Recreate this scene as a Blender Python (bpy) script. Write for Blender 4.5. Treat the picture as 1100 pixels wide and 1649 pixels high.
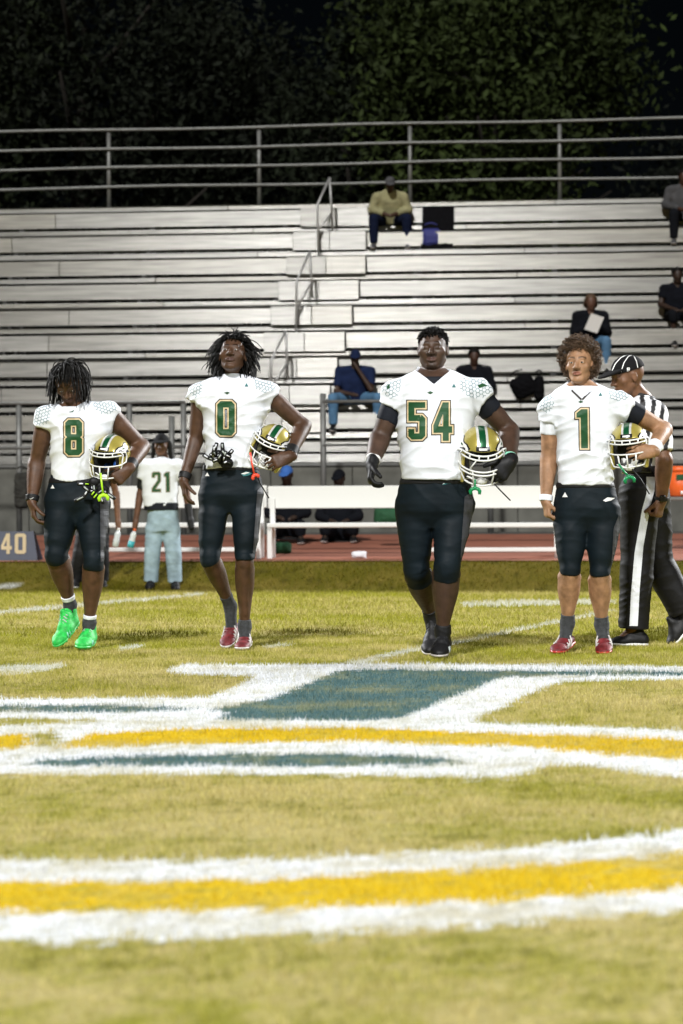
import bpy, bmesh, math, random
import numpy as np
from mathutils import Vector, Matrix
from mathutils.bvhtree import BVHTree
from mathutils.geometry import tessellate_polygon

for _o in list(bpy.data.objects):
    bpy.data.objects.remove(_o)
SC = bpy.context.scene
COL = SC.collection
rng = np.random.default_rng(7)
R_ = math.radians

# ------------------------------------------------------------------ camera
FPX, HOR, CAMH, ROLL = 3893.5, 785.0, 0.952, R_(0.29)
cam_d = bpy.data.cameras.new('camera')
cam = bpy.data.objects.new('camera', cam_d)
COL.objects.link(cam)
cam_d.sensor_fit = 'VERTICAL'
cam_d.sensor_height = 36.0
cam_d.sensor_width = 24.0
cam_d.lens = 85.0
cam_d.shift_y = -(824.5 - HOR) / 1649.0
cam_d.clip_start = 0.1
cam_d.clip_end = 2000
cR = Vector((math.cos(ROLL), 0, -math.sin(ROLL)))
cU = Vector((math.sin(ROLL), 0, math.cos(ROLL)))
cF = Vector((0, 1, 0))
cam.matrix_world = Matrix(((cR.x, cU.x, 0, 0), (cR.y, cU.y, -1, 0), (cR.z, cU.z, 0, CAMH), (0, 0, 0, 1)))
cam_d.dof.use_dof = True
cam_d.dof.focus_distance = 14.0
cam_d.dof.aperture_fstop = 3.6
SC.camera = cam

# ------------------------------------------------------------------ night sky and the stadium's floodlights
W = bpy.data.worlds.new("World")
SC.world = W
W.use_nodes = True
nt = W.node_tree
sky = nt.nodes.new('ShaderNodeTexSky')
sky.sky_type = 'NISHITA'
sky.sun_disc = False
sky.sun_elevation = R_(40)
sky.sun_rotation = R_(193.3)
nt.nodes['Background'].inputs['Strength'].default_value = 0.0003
nt.links.new(sky.outputs[0], nt.nodes['Background'].inputs['Color'])

SUN_AZ, SUN_EL = R_(13.3), R_(40)      # key bank, high on the camera's left
sd = bpy.data.lights.new('floodlight_key', 'SUN')
sd.energy = 2.55
sd.angle = R_(3.5)
sd.color = (1.0, 0.985, 0.95)
so = bpy.data.objects.new('floodlight_key', sd)
COL.objects.link(so)
kd = Vector((-math.sin(SUN_AZ) * math.cos(SUN_EL), -math.cos(SUN_AZ) * math.cos(SUN_EL), math.sin(SUN_EL)))
so.rotation_euler = kd.to_track_quat('Z', 'Y').to_euler()


def flood(loc, target, power, cone, soft, col):
    d = bpy.data.lights.new('floodlight', 'SPOT')
    d.energy = power
    d.spot_size = R_(cone)
    d.spot_blend = 0.6
    d.shadow_soft_size = soft
    d.color = col
    o = bpy.data.objects.new('floodlight', d)
    COL.objects.link(o)
    o.location = loc
    o.rotation_euler = (Vector(loc) - Vector(target)).to_track_quat('Z', 'Y').to_euler()


flood((34, 44, 20), (0, 13, 0), 125000, 40, 1.6, (0.98, 0.99, 1.0))      # poles behind the stands, aimed at the field
flood((-34, 42, 20), (0, 13, 0), 100000, 40, 1.6, (0.98, 0.99, 1.0))
flood((30, -22, 22), (0, 14, 0), 36000, 40, 2.0, (0.98, 0.99, 1.0))
flood((-8, -20, 26), (0, 9, 0), 20000, 34, 2.0, (0.98, 0.99, 1.0))

SC.view_settings.view_transform = 'Standard'
SC.view_settings.look = 'None'
SC.view_settings.exposure = 0.24
SC.view_settings.gamma = 1.0
SC.view_settings.use_curve_mapping = False
SC.render.engine = 'CYCLES'
SC.cycles.max_bounces = 6
SC.cycles.diffuse_bounces = 3
SC.cycles.glossy_bounces = 3


# ------------------------------------------------------------------ geometry of the picture
def P(px, py, d):
    u, v = (px - 550.0) / FPX, (HOR - py) / FPX
    return Vector((0, 0, CAMH)) + d * (cF + u * cR + v * cU)


YAW = R_(6.0)
E1 = np.array((math.cos(YAW), -math.sin(YAW)))
E2 = np.array((math.sin(YAW), math.cos(YAW)))


def FP(a, s, z):
    return Vector((a * E1[0] + s * E2[0], a * E1[1] + s * E2[1], z))


def AS(px, s):
    """coordinate along the stands of picture column px on the plane at distance s"""
    u = (px - 550.0) / FPX
    d = s / (math.cos(YAW) + u * math.sin(YAW))
    return u * d * math.cos(YAW) - d * math.sin(YAW), d


def FZ(px, py, s):
    """height of picture point on the plane at distance s"""
    a, d = AS(px, s)
    return P(px, py, d).z


def gz(s):
    s = np.asarray(s, float)
    z = np.where(s < 15.5, 0.0, -0.19 * np.clip((s - 15.5) / 10.6, 0, 1))
    t = np.clip((s - 26.2) / 1.2, 0, 1)
    z = z + 0.28 * t * t * (3 - 2 * t)
    z = z + 0.20 * np.clip((s - 27.5) / 6.0, 0, 1)
    return z


def gxy(x, y):
    return gz(x * E2[0] + y * E2[1])


# ------------------------------------------------------------------ objects
def tag(o, label=None, cat=None, group=None, kind=None):
    if label: o['label'] = label
    if cat: o['category'] = cat
    if group: o['group'] = group
    if kind: o['kind'] = kind
    return o


def empty(name, loc, label=None, cat=None, group=None, rz=0):
    o = bpy.data.objects.new(name, None)
    COL.objects.link(o)
    o.location = loc
    o.rotation_euler = (0, 0, rz)
    o.empty_display_size = 0.1
    return tag(o, label, cat, group)


def np_mesh(name, V, Fs, smooth=True):
    """V (n,3); Fs: array (m,k) or list of such arrays"""
    if not isinstance(Fs, (list, tuple)):
        Fs = [Fs]
    Fs = [np.asarray(f, np.int32) for f in Fs if len(f)]
    me = bpy.data.meshes.new(name)
    V = np.ascontiguousarray(V, np.float32)
    me.vertices.add(len(V))
    me.vertices.foreach_set('co', V.ravel())
    li = np.concatenate([f.ravel() for f in Fs])
    tot = np.concatenate([np.full(len(f), f.shape[1], np.int32) for f in Fs])
    st = np.concatenate(([0], np.cumsum(tot)[:-1])).astype(np.int32)
    me.loops.add(len(li))
    me.loops.foreach_set('vertex_index', li)
    me.polygons.add(len(tot))
    me.polygons.foreach_set('loop_start', st)
    me.polygons.foreach_set('use_smooth', np.full(len(tot), smooth, bool))
    me.update(calc_edges=True)
    return me


def set_col(me, C, name='Col'):
    a = me.color_attributes.new(name, 'FLOAT_COLOR', 'POINT')
    C = np.asarray(C, np.float32)
    if C.shape[1] == 3:
        C = np.concatenate([C, np.ones((len(C), 1), np.float32)], 1)
    a.data.foreach_set('color', np.ascontiguousarray(C).ravel())


def link(name, me, mat=None, parent=None, loc=None):
    o = bpy.data.objects.new(name, me)
    COL.objects.link(o)
    if mat is not None:
        for m in (mat if isinstance(mat, (list, tuple)) else [mat]):
            me.materials.append(m)
    if parent is not None: o.parent = parent
    if loc is not None: o.location = loc
    return o


class MB:
    """collects simple shapes into ONE mesh"""
    def __init__(s):
        s.v, s.f, s.m = [], [], []

    def box(s, lo, hi, bev=0.0, mi=0, xf=None):
        (x0, y0, z0), (x1, y1, z1) = lo, hi
        b = min(bev, (x1 - x0) * .45, (y1 - y0) * .45, (z1 - z0) * .45)
        n = len(s.v)
        if b <= 0:
            vs = [(x, y, z) for x in (x0, x1) for y in (y0, y1) for z in (z0, z1)]
            fs = [(0, 1, 3, 2), (4, 6, 7, 5), (0, 4, 5, 1), (2, 3, 7, 6), (0, 2, 6, 4), (1, 5, 7, 3)]
        else:
            bm = bmesh.new()
            bmesh.ops.create_cube(bm, size=1)
            for v in bm.verts:
                v.co = Vector(((x0 + x1) / 2 + v.co.x * (x1 - x0), (y0 + y1) / 2 + v.co.y * (y1 - y0), (z0 + z1) / 2 + v.co.z * (z1 - z0)))
            bmesh.ops.bevel(bm, geom=bm.edges[:], offset=b, segments=1, affect='EDGES')
            bm.verts.index_update()
            vs = [tuple(v.co) for v in bm.verts]
            fs = [tuple(v.index for v in f.verts) for f in bm.faces]
            bm.free()
        if xf is not None: vs = [tuple(xf(*v)) for v in vs]
        s.v += vs
        s.f += [tuple(i + n for i in f) for f in fs]
        s.m += [mi] * len(fs)
        return s

    def tube(s, pts, r, seg=8, mi=0, cap=True):
        pts = [Vector(p) for p in pts]
        rr = r if isinstance(r, (list, tuple)) else [r] * len(pts)
        n0 = len(s.v)
        up = None
        for i, p in enumerate(pts):
            t = (pts[min(i + 1, len(pts) - 1)] - pts[max(i - 1, 0)]).normalized()
            if up is None:
                up = t.orthogonal().normalized()
            up = (up - t * up.dot(t)).normalized()
            w = t.cross(up)
            for k in range(seg):
                a = 2 * math.pi * k / seg
                s.v.append(tuple(p + rr[i] * (math.cos(a) * up + math.sin(a) * w)))
        for i in range(len(pts) - 1):
            for k in range(seg):
                a, b = n0 + i * seg + k, n0 + i * seg + (k + 1) % seg
                s.f.append((a, b, b + seg, a + seg)); s.m.append(mi)
        if cap:
            s.f.append(tuple(n0 + k for k in reversed(range(seg)))); s.m.append(mi)
            e = n0 + (len(pts) - 1) * seg
            s.f.append(tuple(e + k for k in range(seg))); s.m.append(mi)
        return s

    def ball(s, c, r, nu=10, nv=7, mi=0):
        rx, ry, rz = r if isinstance(r, (tuple, list)) else (r, r, r)
        n0 = len(s.v)
        for j in range(nv + 1):
            th = math.pi * j / nv
            for i in range(nu):
                ph = 2 * math.pi * i / nu
                s.v.append((c[0] + rx * math.sin(th) * math.cos(ph), c[1] + ry * math.sin(th) * math.sin(ph), c[2] + rz * math.cos(th)))
        for j in range(nv):
            for i in range(nu):
                a, b = n0 + j * nu + i, n0 + j * nu + (i + 1) % nu
                s.f.append((a, a + nu, b + nu, b)); s.m.append(mi)
        return s

    def poly(s, pts, mi=0):
        n = len(s.v)
        s.v += [tuple(p) for p in pts]
        s.f.append(tuple(range(n, n + len(pts)))); s.m.append(mi)
        return s

    def build(s, name, mat, parent=None, loc=(0, 0, 0), smooth=False):
        me = bpy.data.meshes.new(name)
        L = Vector(loc)
        me.from_pydata([tuple(Vector(v) - L) for v in s.v], [], s.f)
        me.polygons.foreach_set('use_smooth', [smooth] * len(s.f))
        ms = mat if isinstance(mat, (list, tuple)) else [mat]
        for m in ms: me.materials.append(m)
        if len(ms) > 1: me.polygons.foreach_set('material_index', s.m)
        me.update()
        o = link(name, me, None, parent)
        if parent is None: o.location = loc
        return o


# ------------------------------------------------------------------ materials
def mat(name, col, rough=0.6, metal=0.0, noise=0.0, nscale=20.0, bump=0.0, bscale=80.0, coat=0.0, sheen=0.0, spec=None, attr=None, stretch=None):
    m = bpy.data.materials.new(name)
    m.use_nodes = True
    n, l = m.node_tree.nodes, m.node_tree.links
    b = n['Principled BSDF']
    b.inputs['Roughness'].default_value = rough
    b.inputs['Metallic'].default_value = metal
    if coat:
        b.inputs['Coat Weight'].default_value = coat
        b.inputs['Coat Roughness'].default_value = 0.12
    if sheen: b.inputs['Sheen Weight'].default_value = sheen
    if spec is not None: b.inputs['Specular IOR Level'].default_value = spec
    tc = n.new('ShaderNodeTexCoord')
    src = tc.outputs['Object']
    if stretch:
        mp = n.new('ShaderNodeMapping')
        mp.inputs['Scale'].default_value = stretch
        l.new(src, mp.inputs[0]); src = mp.outputs[0]
    if attr:
        at = n.new('ShaderNodeVertexColor'); at.layer_name = attr
        base = at.outputs[0]
    else:
        rgb = n.new('ShaderNodeRGB'); rgb.outputs[0].default_value = (*col, 1)
        base = rgb.outputs[0]
    if noise:
        nz = n.new('ShaderNodeTexNoise')
        nz.inputs['Scale'].default_value = nscale
        nz.inputs['Detail'].default_value = 5
        l.new(src, nz.inputs['Vector'])
        mr = n.new('ShaderNodeMapRange')
        mr.inputs['From Min'].default_value = 0.3; mr.inputs['From Max'].default_value = 0.7
        mr.inputs['To Min'].default_value = 1 - noise; mr.inputs['To Max'].default_value = 1 + noise * .6
        l.new(nz.outputs[0], mr.inputs[0])
        mx = n.new('ShaderNodeVectorMath'); mx.operation = 'SCALE'
        l.new(base, mx.inputs[0]); l.new(mr.outputs[0], mx.inputs['Scale'])
        base = mx.outputs[0]
    l.new(base, b.inputs['Base Color'])
    if bump:
        nb = n.new('ShaderNodeTexNoise')
        nb.inputs['Scale'].default_value = bscale
        nb.inputs['Detail'].default_value = 4
        l.new(src, nb.inputs['Vector'])
        bp = n.new('ShaderNodeBump')
        bp.inputs['Strength'].default_value = bump
        bp.inputs['Distance'].default_value = 0.004
        l.new(nb.outputs[0], bp.inputs['Height'])
        l.new(bp.outputs[0], b.inputs['Normal'])
    return m


M = dict(
    skin=mat('skin', None, .5, spec=.36, attr='Col', noise=.3, nscale=22, bump=.45, bscale=110),
    white_cloth=mat('white_jersey_cloth', (.735, .765, .82), .85, spec=.25, noise=.04, nscale=9, bump=.3, bscale=40),
    black_cloth=mat('charcoal_stretch_cloth', (.0045, .0095, .0135), .62, spec=.16, noise=.3, nscale=6, bump=.25, bscale=30),
    navy_cloth=mat('dark_stretch_cloth', (.006, .008, .014), .7, spec=.25, noise=.3, nscale=9, bump=.2, bscale=40),
    grey_cloth=mat('grey_panel_cloth', (.045, .047, .054), .6, noise=.15, nscale=20, bump=.2, bscale=70, spec=.3),
    sock=mat('dark_grey_sock_knit', (.035, .038, .042), .85, noise=.3, nscale=60, bump=.6, bscale=200),
    black=mat('black_rubber', (.008, .008, .009), .55, spec=.3, bump=.2, bscale=90),
    gloss_black=mat('black_gloss', (.01, .01, .011), .25),
    glove=mat('black_glove_cloth', (.005, .005, .006), .55, spec=.3, bump=.3, bscale=60),
    hair=mat('black_hair', (.0055, .005, .0045), .62, noise=.4, nscale=60, spec=.16),
    brown_hair=mat('brown_curly_hair', (.095, .058, .034), .6, spec=.25, noise=.5, nscale=50),
    white=mat('white_paint', (.8, .8, .79), .35),
    mask_white=mat('white_coated_wire', (.8, .81, .8), .25),
    green=mat('green_print', (.003, .06, .014), .6),
    cream=mat('cream_print', (.62, .49, .29), .6),
    ink=mat('black_print', (.02, .012, .01), .6),
    teal=mat('teal_print', (.02, .14, .15), .6),
    padding=mat('black_foam_padding', (.012, .012, .014), .8),
    blue_pad=mat('blue_pad', (.01, .08, .35), .5),
    lime=mat('lime_rubber', (.45, .85, .02), .4),
    red=mat('red_rubber', (.8, .07, .03), .4),
    mgreen=mat('green_rubber', (.0, .22, .07), .35),
    eye_white=mat('eye_white', (.42, .39, .35), .2),
    iris=mat('dark_brown_iris', (.01, .006, .004), .1),
    alu=mat('mill_aluminium', (.5, .49, .45), .42, metal=.55, noise=.14, nscale=1.2, bump=.12, bscale=8, stretch=(1, 1, 14)),
    galv=mat('galvanised_pipe', (.2, .205, .2), .5, metal=.4, noise=.2, nscale=8),
    concrete=mat('weathered_wall', (.12, .12, .105), .9, noise=.4, nscale=2.2, bump=.4, bscale=12),
    bark=mat('bark', (.014, .011, .008), .95, noise=.4, nscale=6, bump=.8, bscale=15),
    denim=mat('light_denim', (.3, .41, .48), .8, noise=.3, nscale=9, bump=.4, bscale=60),
    blue_denim=mat('blue_denim', (.07, .17, .3), .8, noise=.25, nscale=9),
)
# ------------------------------------------------------------------ implicit-surface modelling: one continuous skin per figure
f32 = np.float32


class Grid:
    def __init__(s, lo, hi, h, pad=0.03, zh=None, fine=None):
        s.ax = []
        for i in range(3):
            a, b = lo[i] - pad, hi[i] + pad
            ax = [a]
            while ax[-1] < b + h:
                v = ax[-1]; st = h
                if i == 2 and zh and v < zh[0]: st = zh[1]     # (z below which the step is coarser, that step)
                if fine and fine[0][i] < v < fine[1][i]: st = fine[2]
                ax.append(v + st)
            s.ax.append(np.array(ax, f32))
        s.F = np.full([len(a) for a in s.ax], 0.08, f32)

    def sl(s, lo, hi):
        r = []
        for i in range(3):
            a = int(np.searchsorted(s.ax[i], lo[i])); b = int(np.searchsorted(s.ax[i], hi[i]))
            r.append(slice(max(a - 1, 0), min(b + 1, len(s.ax[i]))))
        X = s.ax[0][r[0]][:, None, None]; Y = s.ax[1][r[1]][None, :, None]; Z = s.ax[2][r[2]][None, None, :]
        return tuple(r), X, Y, Z

    def put(s, prim, k=0.01, op='u'):
        (lo, hi), fn = prim
        lo = [v - k - .02 for v in lo]; hi = [v + k + .02 for v in hi]
        r, X, Y, Z = s.sl(lo, hi)
        if any(q.stop <= q.start for q in r): return s
        d = fn(X, Y, Z)
        A = s.F[r]
        if op == 'u':
            if k > 0:
                h = np.maximum(k - np.abs(A - d), 0) / k
                s.F[r] = np.minimum(A, d) - h * h * k * .25
            else:
                s.F[r] = np.minimum(A, d)
        elif op == 's':
            d = -d
            h = np.maximum(k - np.abs(A - d), 0) / k if k > 0 else 0
            s.F[r] = np.maximum(A, d) + h * h * k * .25
        return s

    def mesh(s):
        return surface_nets(s.F, s.ax)


def surface_nets(F, ax):
    S = F < 0
    cnt = np.zeros([n - 1 for n in S.shape], np.int8)
    for i in (0, 1):
        for j in (0, 1):
            for k in (0, 1):
                cnt += S[i:S.shape[0] - 1 + i, j:S.shape[1] - 1 + j, k:S.shape[2] - 1 + k]
    I, J, K = np.nonzero((cnt > 0) & (cnt < 8))
    n = len(I)
    idx = np.full(cnt.shape, -1, np.int32)
    idx[I, J, K] = np.arange(n)
    acc = np.zeros((n, 3)); c = np.zeros(n)
    cs = [(i, j, k) for i in (0, 1) for j in (0, 1) for k in (0, 1)]
    val = {q: F[I + q[0], J + q[1], K + q[2]].astype(float) for q in cs}
    base = (I, J, K)
    for q in cs:
        for d in range(3):
            if q[d]: continue
            q2 = list(q); q2[d] = 1; q2 = tuple(q2)
            a, b = val[q], val[q2]
            m = (a < 0) != (b < 0)
            if not m.any(): continue
            t = a[m] / (a[m] - b[m])
            for e in range(3):
                p0 = ax[e][base[e][m] + q[e]].astype(float)
                if e == d:
                    p1 = ax[e][base[e][m] + 1]
                    acc[m, e] += p0 + t * (p1 - p0)
                else:
                    acc[m, e] += p0
            c[m] += 1
    V = acc / c[:, None]
    quads = []
    for d in range(3):
        sh = [slice(None)] * 3
        a = [slice(1, -1)] * 3
        a0, a1 = list(a), list(a)
        a0[d] = slice(0, -1); a1[d] = slice(1, None)
        s0, s1 = S[tuple(a0)], S[tuple(a1)]
        e, g = [x for x in range(3) if x != d]
        for flip in (False, True):
            m = (s0 & ~s1) if not flip else (~s0 & s1)
            q = np.nonzero(m)
            if not len(q[0]): continue
            p = [q[0].copy(), q[1].copy(), q[2].copy()]
            for x in (e, g): p[x] = p[x] + 1
            def cell(de, dg):
                r = [v for v in p]
                r[e] = p[e] - de; r[g] = p[g] - dg
                return idx[tuple(r)]
            v00, v10, v11, v01 = cell(1, 1), cell(0, 1), cell(0, 0), cell(1, 0)
            f = np.stack([v00, v10, v11, v01], 1)
            if (d == 1) != flip: f = f[:, ::-1]
            quads.append(f)
    Q = np.concatenate(quads) if quads else np.zeros((0, 4), np.int32)
    Q = Q[(Q >= 0).all(1)]
    return V, Q


def A3(v): return np.array(v, float)


def bb(*ps):
    P_ = [np.array(p[0], float) - p[1] for p in ps] + [np.array(p[0], float) + p[1] for p in ps]
    return np.min(P_, 0), np.max(P_, 0)


def cone(A, B, ra, rb):
    A, B = A3(A), A3(B); D = B - A; L2 = max(float(D @ D), 1e-9)
    def fn(X, Y, Z):
        px, py, pz = X - A[0], Y - A[1], Z - A[2]
        t = np.clip((px * D[0] + py * D[1] + pz * D[2]) / L2, 0, 1).astype(f32)
        return np.sqrt((px - t * D[0]) ** 2 + (py - t * D[1]) ** 2 + (pz - t * D[2]) ** 2) - (ra + t * (rb - ra))
    return bb((A, ra), (B, rb)), fn


def chain(pts, rs):
    return [cone(pts[i], pts[i + 1], rs[i], rs[i + 1]) for i in range(len(pts) - 1)]


def spline(pts, rs, sub=5):
    """one smooth limb: Catmull-Rom through the stations, hard union of the short pieces"""
    Pn = np.array(pts, float); Rn = np.array(rs, float)
    P4 = np.concatenate([[2 * Pn[0] - Pn[1]], Pn, [2 * Pn[-1] - Pn[-2]]]); R4 = np.concatenate([[Rn[0]], Rn, [Rn[-1]]])
    op, orr = [Pn[0]], [Rn[0]]
    for i in range(len(Pn) - 1):
        p0, p1, p2, p3 = P4[i:i + 4]; r0, r1, r2, r3 = R4[i:i + 4]
        for t in np.linspace(0, 1, sub + 1)[1:]:
            f = lambda a, b, c, d: .5 * (2 * b + (c - a) * t + (2 * a - 5 * b + 4 * c - d) * t * t + (3 * b - a - 3 * c + d) * t ** 3)
            op.append(f(p0, p1, p2, p3) * .8 + (p1 + (p2 - p1) * t) * .2); orr.append(float(f(r0, r1, r2, r3)))
    prs = chain(op, orr)
    lo = np.min([p[0][0] for p in prs], 0); hi = np.max([p[0][1] for p in prs], 0)
    def fn(X, Y, Z):
        d = None
        for (a, b_), q in prs:
            v = q(X, Y, Z)
            d = v if d is None else np.minimum(d, v)
        return d
    return (lo, hi), fn


def basis(f, up=(0, 0, 1)):
    f = A3(f); f = f / np.linalg.norm(f)
    u = A3(up); r = np.cross(f, u)
    r /= np.linalg.norm(r); u = np.cross(r, f)
    return np.array([r, f, u])          # rows: right, forward, up


def ell(C, B, rad):
    """ellipsoid, B rows = axes"""
    C, B, r = A3(C), np.asarray(B, float), A3(rad)
    m = float(r.max())
    def fn(X, Y, Z):
        px, py, pz = X - C[0], Y - C[1], Z - C[2]
        k0 = 0; k1 = 0
        for i in range(3):
            q = (px * B[i, 0] + py * B[i, 1] + pz * B[i, 2])
            k0 = k0 + (q / r[i]) ** 2; k1 = k1 + (q / (r[i] * r[i])) ** 2
        k0 = np.sqrt(k0); k1 = np.sqrt(k1) + 1e-9
        return (k0 * (k0 - 1) / k1).astype(f32)
    return bb((C, m)), fn


def rbox(C, B, half, rnd):
    C, B = A3(C), np.asarray(B, float)
    m = float(np.linalg.norm(half)) + rnd
    def fn(X, Y, Z):
        px, py, pz = X - C[0], Y - C[1], Z - C[2]
        o = 0; ins = None
        for i in range(3):
            q = np.abs(px * B[i, 0] + py * B[i, 1] + pz * B[i, 2]) - (half[i] - rnd)
            o = o + np.maximum(q, 0) ** 2
            ins = q if ins is None else np.maximum(ins, q)
        return (np.sqrt(o) + np.minimum(ins, 0) - rnd).astype(f32)
    return bb((C, m)), fn


def econe(A, B, ra, rb, side, flat):
    """tapered capsule whose section is squashed by `flat` along the direction `side`"""
    A, B, n = A3(A), A3(B), A3(side); n = n / np.linalg.norm(n)
    D = B - A; L2 = max(float(D @ D), 1e-9)
    def fn(X, Y, Z):
        px, py, pz = X - A[0], Y - A[1], Z - A[2]
        t = np.clip((px * D[0] + py * D[1] + pz * D[2]) / L2, 0, 1).astype(f32)
        qx, qy, qz = px - t * D[0], py - t * D[1], pz - t * D[2]
        w = qx * n[0] + qy * n[1] + qz * n[2]
        r = ra + t * (rb - ra)
        k2 = 1 / flat ** 2 - 1
        dd = np.sqrt(qx ** 2 + qy ** 2 + qz ** 2 + k2 * w * w)
        return (dd - r) * (flat if flat < 1 else 1) ** .5
    return bb((A, ra * max(1, flat)), (B, rb * max(1, flat))), fn


def loft(st, zlo=None, zhi=None, n=2.4):
    """stations (z, cx, cy, halfwidth, halfdepth) from low to high"""
    st = sorted(st); T = np.array(st, float)
    z0 = T[0, 0] if zlo is None else zlo; z1 = T[-1, 0] if zhi is None else zhi
    lo = np.array([(T[:, 1] - T[:, 3]).min(), (T[:, 2] - T[:, 4]).min(), z0])
    hi = np.array([(T[:, 1] + T[:, 3]).max(), (T[:, 2] + T[:, 4]).max(), z1])
    zz = np.linspace(T[0, 0], T[-1, 0], 200)
    tab = []
    for c in range(1, 5):
        v = np.interp(zz, T[:, 0], T[:, c])
        ker = np.hanning(15); ker /= ker.sum()
        v = np.convolve(np.pad(v, 7, mode='edge'), ker, 'valid')
        tab.append(v)
    def fn(X, Y, Z):
        zc = np.ravel(Z)
        cx, cy, a, b = [np.interp(zc, zz, v).astype(f32)[None, None, :] for v in tab]
        q = (np.abs((X - cx) / a) ** n + np.abs((Y - cy) / b) ** n) ** (1 / n)
        d = (q - 1) * np.minimum(a, b)
        e = np.maximum(Z - z1, z0 - Z)
        return np.where((d > 0) & (e > 0), np.sqrt(np.maximum(d, 0) ** 2 + np.maximum(e, 0) ** 2), np.maximum(d, e)).astype(f32)
    return (lo, hi), fn


def halfspace(C, nrm, lo, hi):
    """positive on the side nrm points to: used to cut with op 's' (removes where value < 0)"""
    C, nrm = A3(C), A3(nrm); nrm = nrm / np.linalg.norm(nrm)
    def fn(X, Y, Z):
        return (-((X - C[0]) * nrm[0] + (Y - C[1]) * nrm[1] + (Z - C[2]) * nrm[2])).astype(f32)
    return (A3(lo), A3(hi)), fn


def waves(X, Y, Z, dirs, seed, warp=1.0):
    r = np.random.default_rng(seed)
    o = 0
    for (d, f, a) in dirs:
        d = A3(d) / np.linalg.norm(d)
        ph = r.uniform(0, 6.28)
        w1, w2, w3 = r.uniform(4, 11, 3)
        p1, p2, p3 = r.uniform(0, 6.28, 3)
        q = X * d[0] + Y * d[1] + Z * d[2]
        wob = .045 * warp * (np.sin(X * w1 + p1) + np.sin(Z * w2 + p2) + .6 * np.sin((X - Z) * w3 * 1.7 + p3))
        env = .5 + .5 * np.sin(X * w3 * 1.3 + p2) * np.sin(Z * w1 * 1.2 + p3)
        o = o + a * env * (1 - np.abs(np.sin((q + wob) * f * 3.1416 + ph))) ** 1.5
    return o


# ------------------------------------------------------------------ head, hands, feet
def yaw_pitch(yaw, pitch, roll=0):
    """head axes (rows right, forward, up) of someone facing the camera; yaw > 0 turns towards the picture's left, pitch > 0 looks up"""
    f = A3((-math.sin(yaw) * math.cos(pitch), -math.cos(yaw) * math.cos(pitch), math.sin(pitch)))
    u = A3((math.sin(yaw) * math.sin(pitch), math.cos(yaw) * math.sin(pitch), math.cos(pitch)))
    r = np.cross(u, f)                                    # +X of the picture when facing the camera
    c, s = math.cos(roll), math.sin(roll)
    return np.array([c * r + s * u, f, c * u - s * r])


def head_prims(g, C, B, s=1.0, broad=1.0, jaw=1.0, closed=False, lips=1.0, nose=1.0):
    C = A3(C)
    def L(r, f, u): return C + s * (r * B[0] + f * B[1] + u * B[2])
    g.put(ell(L(0, -.014, .028), B, [.077 * s, .098 * s, .09 * s]), .02)
    g.put(ell(L(0, .024, -.028), B, [.058 * s * broad, .066 * s, .088 * s]), .022)
    for q in (-1, 1):
        g.put(cone(L(q * .047 * jaw, -.008, -.056), L(q * .019, .058, -.099), .0145 * s, .016 * s), .022)
        g.put(ell(L(q * .045 * broad, .054, -.022), B, [.019 * s, .016 * s, .015 * s]), .025)
    g.put(ell(L(0, .064, -.101), B, [.02 * s, .017 * s, .015 * s]), .018)
    g.put(cone(L(-.036, .0785, .022), L(.036, .0785, .022), .011 * s, .011 * s), .016)
    for q in (-1, 1):
        g.put(ell(L(q * .031, .104, .001), B, [.019 * s, .017 * s, .013 * s]), .012, 's')
        g.put(ell(L(q * .031, .0745, .0), B, [.0165 * s, .0145 * s, .0125 * s]), .004)
        if not closed:
            g.put(ell(L(q * .031, .092, -.0015), B, [.0132 * s, .008 * s, .0046 * s]), .002, 's')
            g.put(cone(L(q * .018, .087, .0065), L(q * .043, .0835, .0055), .0032 * s, .0028 * s), .003)
    g.put(cone(L(0, .083, .012), L(0, .108, -.031), .008 * s, .0118 * s * nose ** .5), .012)
    for q in (-1, 1):
        g.put(ell(L(q * .0135 * nose, .094, -.034), B, [.0092 * s * nose, .012 * s, .0085 * s]), .006)
        g.put(ell(L(q * .0085 * nose, .103, -.0435), B, [.0038 * s, .006 * s, .0028 * s]), .002, 's')
    for q in (-1, 1):
        g.put(cone(L(q * .025, .0805, -.0632), L(q * .004, .0905, -.0585), .0042 * s, .0062 * s * lips), .006)
        g.put(cone(L(q * .02, .082, -.0695), L(q * .004, .0885, -.072), .0048 * s * lips, .0068 * s * lips), .006)
        g.put(cone(L(q * .028, .083, -.0652), L(q * .0, .096, -.0648), .0018 * s, .0022 * s), .003, 's')
    for q in (-1, 1):
        e = np.array([B[0] * .95 + q * B[1] * .3, B[1] * .95 - q * B[0] * .3, B[2]])
        g.put(ell(L(q * .081, -.012, -.004), e, [.008 * s, .019 * s, .032 * s]), .008)
        g.put(ell(L(q * .088, -.004, -.002), e, [.005 * s, .01 * s, .02 * s]), .005, 's')


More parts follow.
